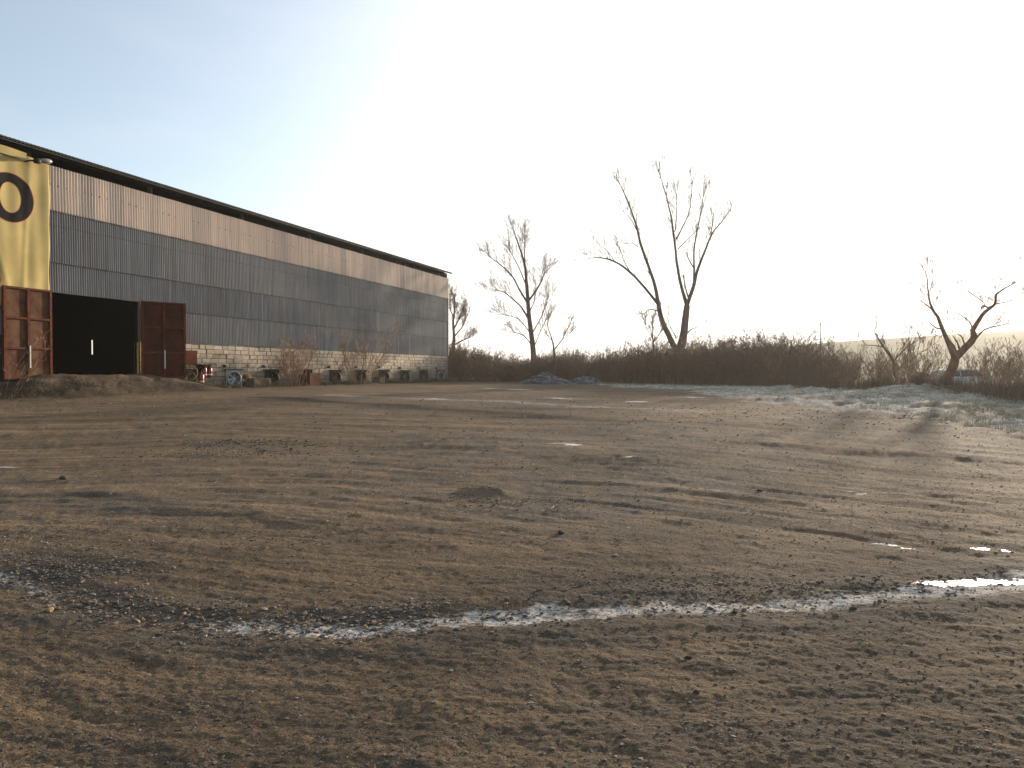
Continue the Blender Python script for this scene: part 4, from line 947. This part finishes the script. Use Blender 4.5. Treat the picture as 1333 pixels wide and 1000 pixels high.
# tall dry brown grass at the foot of the thicket, right
n = 60000; px = r.uniform(880, 1420, n); Yb = np.interp(px, [880, 1000, 1100, 1200, 1333, 1420], [50.5, 42, 35, 30.5, 26.5, 25])+r.normal(.6, .8, n); Xb = (px-W/2)/F*Yb
k = (fbm(Xb*.7, Yb*.7, 3, 25) > -.15) & ~((px > 1203) & (px < 1278) & (r.random(n) < .8))
props(grass('dry_grass', Xb[k], Yb[k], .15, .65, .006, gmat('dry_grass', (.16, .10, .06), (.11, .072, .045), (.24, .16, .10)), 2, .5), 'tall dry brown grass at the foot of the thicket', 'dry grass', kind='stuff')
n = 26000; S_ = r.uniform(41, 77, n); E_ = np.abs(r.normal(.35, .35, n))+.1; Xw = O0.x+DV.x*S_+NV.x*E_; Yw = DV.y*S_+NV.y*E_
k = fbm(S_*.7, E_, 3, 27) > -.1
props(grass('wall_grass', Xw[k], Yw[k], .06, .38, .008, gmat('wall_grass', (.15, .10, .05), (.09, .085, .04), (.20, .15, .08)), 3, .5), 'withered brown grass along the foot of the block wall', 'grass', kind='stuff')
n = 5000; S_ = r.uniform(29.5, 34.8, n); E_ = r.uniform(.2, 2.2, n); Xw = O0.x+DV.x*S_+NV.x*E_; Yw = DV.y*S_+NV.y*E_
k = fbm(S_*1.1, E_, 3, 28) > .0
props(grass('ramp_grass', Xw[k], Yw[k], .04, .18, .008, gmat('ramp_grass', (.08, .075, .035), (.10, .06, .03), (.12, .11, .05)), 4, .5), 'dark weeds on the earth below the left gate leaf', 'grass', kind='stuff')

# ---- gravel piles
def pile(px, Y, rx, ry, h, label, seed, peaks):
    x0 = (px-W/2)/F*Y; z0 = gz(x0, Y); n = 90; u = np.linspace(-1.15, 1.15, n); A, B = np.meshgrid(u, u, indexing='ij')
    Z = np.zeros_like(A)
    for (cx, cy, w_, hh) in peaks: Z = np.maximum(Z, hh*np.clip(1-np.hypot((A-cx)/w_, (B-cy)/w_/1.2), 0, 1)**.85)
    Z = Z*h; X = A*rx; Y_ = B*ry; Z = Z+(.10*fbm(X*1.6, Y_*1.6, 4, seed)+.05*fbm(X*6, Y_*6, 4, seed+3))*np.clip(Z*3, 0, 1)-.06
    V = np.stack([X, Y_, Z], -1).reshape(-1, 3); i = (np.arange(n-1)[:, None]*n+np.arange(n-1)[None]).ravel()
    o = npmesh('gravel_pile', V, np.stack([i, i+n, i+n+1, i+1], -1), M['pile']); o.location = (x0, Y, z0); props(o, label, 'gravel pile', 'gravel piles before the thicket')
pile(712, 58, 2.2, 1.8, 1.02, 'taller peaked pile of grey gravel before the thicket, left of its twin', 31, [(-.12, 0, .85, .95), (-.3, .1, .75, .7), (.3, .1, .75, .60), (.05, 0, .5, .97)])
pile(762, 58, 1.5, 1.3, .72, 'lower rounded pile of dark grey gravel, right of the taller pile', 33, [(-.1, 0, .95, .95), (.2, 0, .85, .92), (-.5, 0, .6, .5)])

# ---- parked car half hidden behind the leaning tree
def make_car():
    Y = 48; x = (1240-W/2)/F*Y; z = gz(x, Y)+.0
    c = empty('parked_car', (x, Y, z), math.radians(4), 'pale silver parked car half hidden behind the leaning tree at the right', 'car')
    paint = simple('silver_paint', (.62, .63, .64), .3, .3, .1); glass = simple('car_glass', (.03, .035, .04), .08); rub = M['blackpl']
    import bmesh
    prof = [(-2.1,.35),(-2.12,.62),(-2.0,.80),(-1.25,.90),(-.72,1.34),(-.35,1.42),(.75,1.42),(1.25,1.34),(1.85,.98),(2.08,.90),(2.12,.5),(2.05,.32)]
    def hw(z_): return .82 if z_ < .95 else .82-(z_-.95)*.42
    bm = bmesh.new(); rings = []
    L = [bm.verts.new((x_, -hw(z_), z_)) for x_, z_ in prof]; R = [bm.verts.new((x_, hw(z_), z_)) for x_, z_ in prof]
    bm.faces.new(L); bm.faces.new(list(reversed(R)))
    for i in range(len(prof)): j = (i+1) % len(prof); bm.faces.new((L[j], L[i], R[i], R[j]))
    bmesh.ops.recalc_face_normals(bm, faces=bm.faces[:]); bmesh.ops.bevel(bm, geom=bm.edges[:], offset=.04, segments=2, affect='EDGES')
    me = bpy.data.meshes.new('body'); bm.to_mesh(me); bm.free(); me.materials.append(paint); o = bpy.data.objects.new('body', me); COL.objects.link(o); o.parent = c
    for s in (-1, 1):
        for pts in ([(-1.08,.95),(-.66,1.30),(-.02,1.34),(-.02,.95)], [(.06,.95),(.06,1.34),(.72,1.34),(1.12,1.28),(1.45,.97)]):
            mb = MB(); n = len(pts); vs = [(a, s*(hw(b)+.006), b) for a, b in pts]+[(a, s*(hw(b)-.02), b) for a, b in pts]
            mb._add(vs, [tuple(range(n)), tuple(reversed(range(n, 2*n)))]+[(i, i+n, (i+1)%n+n, (i+1)%n) for i in range(n)]); mb.build('side_window', glass, c)
    for nm, (a, b), (a2, b2) in (('windscreen', (-1.19,.965), (-.76,1.315)), ('rear_window', (1.31,1.31), (1.80,1.02))):
        mb = MB(); o1 = -.012 if nm == 'windscreen' else .012
        mb._add([(a+o1,-.70,b+.01),(a+o1,.70,b+.01),(a2+o1,.6,b2+.01),(a2+o1,-.6,b2+.01)], [(0,1,2,3)]); mb.build(nm, glass, c)
    for wx in (-1.3, 1.3):
        for s in (-1, 1):
            mb = MB(); Mx = Matrix.Translation((wx, s*.76, .31)) @ Matrix.Rotation(math.radians(90), 4, 'X'); mb.lathe([(.18,-.09),(.29,-.09),(.31,-.05),(.31,.05),(.29,.09),(.18,.09)], 22, Mx, True); wl = mb.build('wheel', rub, c, True)
            mb = MB(); mb.lathe([(.01,-.07),(.10,-.08),(.18,-.085),(.18,.085),(.10,.08),(.01,.07)], 16, Mx, True); mb.build('rim', M['galv'], wl, True)
    for s in (-1, 1):
        mb = MB(); mb.box((-2.14, s*.6-.14, .62), (-2.06, s*.6+.14, .76)); mb.build('headlight', M['lampglass'], c)
make_car()
# ---- lone mast on the skyline
mp = at(1068, 448, 150); mp.z = gz(mp.x, mp.y)
up = empty('utility_pole', mp, 0, 'thin lone pole standing on the skyline above the thicket', 'pole')
hpole = EYE+(HOR-419)*150/F-mp.z
mb = MB(); mb.tube([(0,0,-.3), (0,0,hpole*.5), (0,0,hpole)], [.14, .12, .09], 8, True); mb.build('pole', M['bark'], up)
mb = MB(); mb.box((-.55, -.05, hpole-.5), (.55, .05, hpole-.38)); mb.build('crossarm', M['bark'], up)
# ---- haze added in place of glare toward the sun: one closed box of even air round everything
hm = bpy.data.materials.new('haze_air'); hm.use_nodes = True; ht = hm.node_tree; ht.nodes.remove(ht.nodes['Principled BSDF'])
pv = ht.nodes.new('ShaderNodeVolumePrincipled'); pv.inputs['Color'].default_value = (1, .97, .92, 1); pv.inputs['Density'].default_value = .0003; pv.inputs['Anisotropy'].default_value = .55
ht.links.new(pv.outputs[0], ht.nodes['Material Output'].inputs['Volume'])
mb = MB(); mb.box((-1600, -1600, -3), (1600, 1600, 40)); props(mb.build('haze', hm), kind='stuff')
# ---- a bit of litter on the yard
x, y = gp(722, 664); tw = MB(); z_ = gz(x, y, True)
tw.tube([(-.02, -.14, .012), (-.05, -.02, .02), (.02, .12, .015), (.09, .20, .02)], [.006, .007, .006, .003], 6); tw.tube([(-.04, -.03, .02), (.0, .10, .03), (-.01, .17, .02)], [.005, .004, .002], 5)
o = tw.build('stick', M['twig_pale'], None, True); o.location = (x, y, z_); props(o, 'short pale forked stick lying on the dirt in the middle of the yard', 'stick')
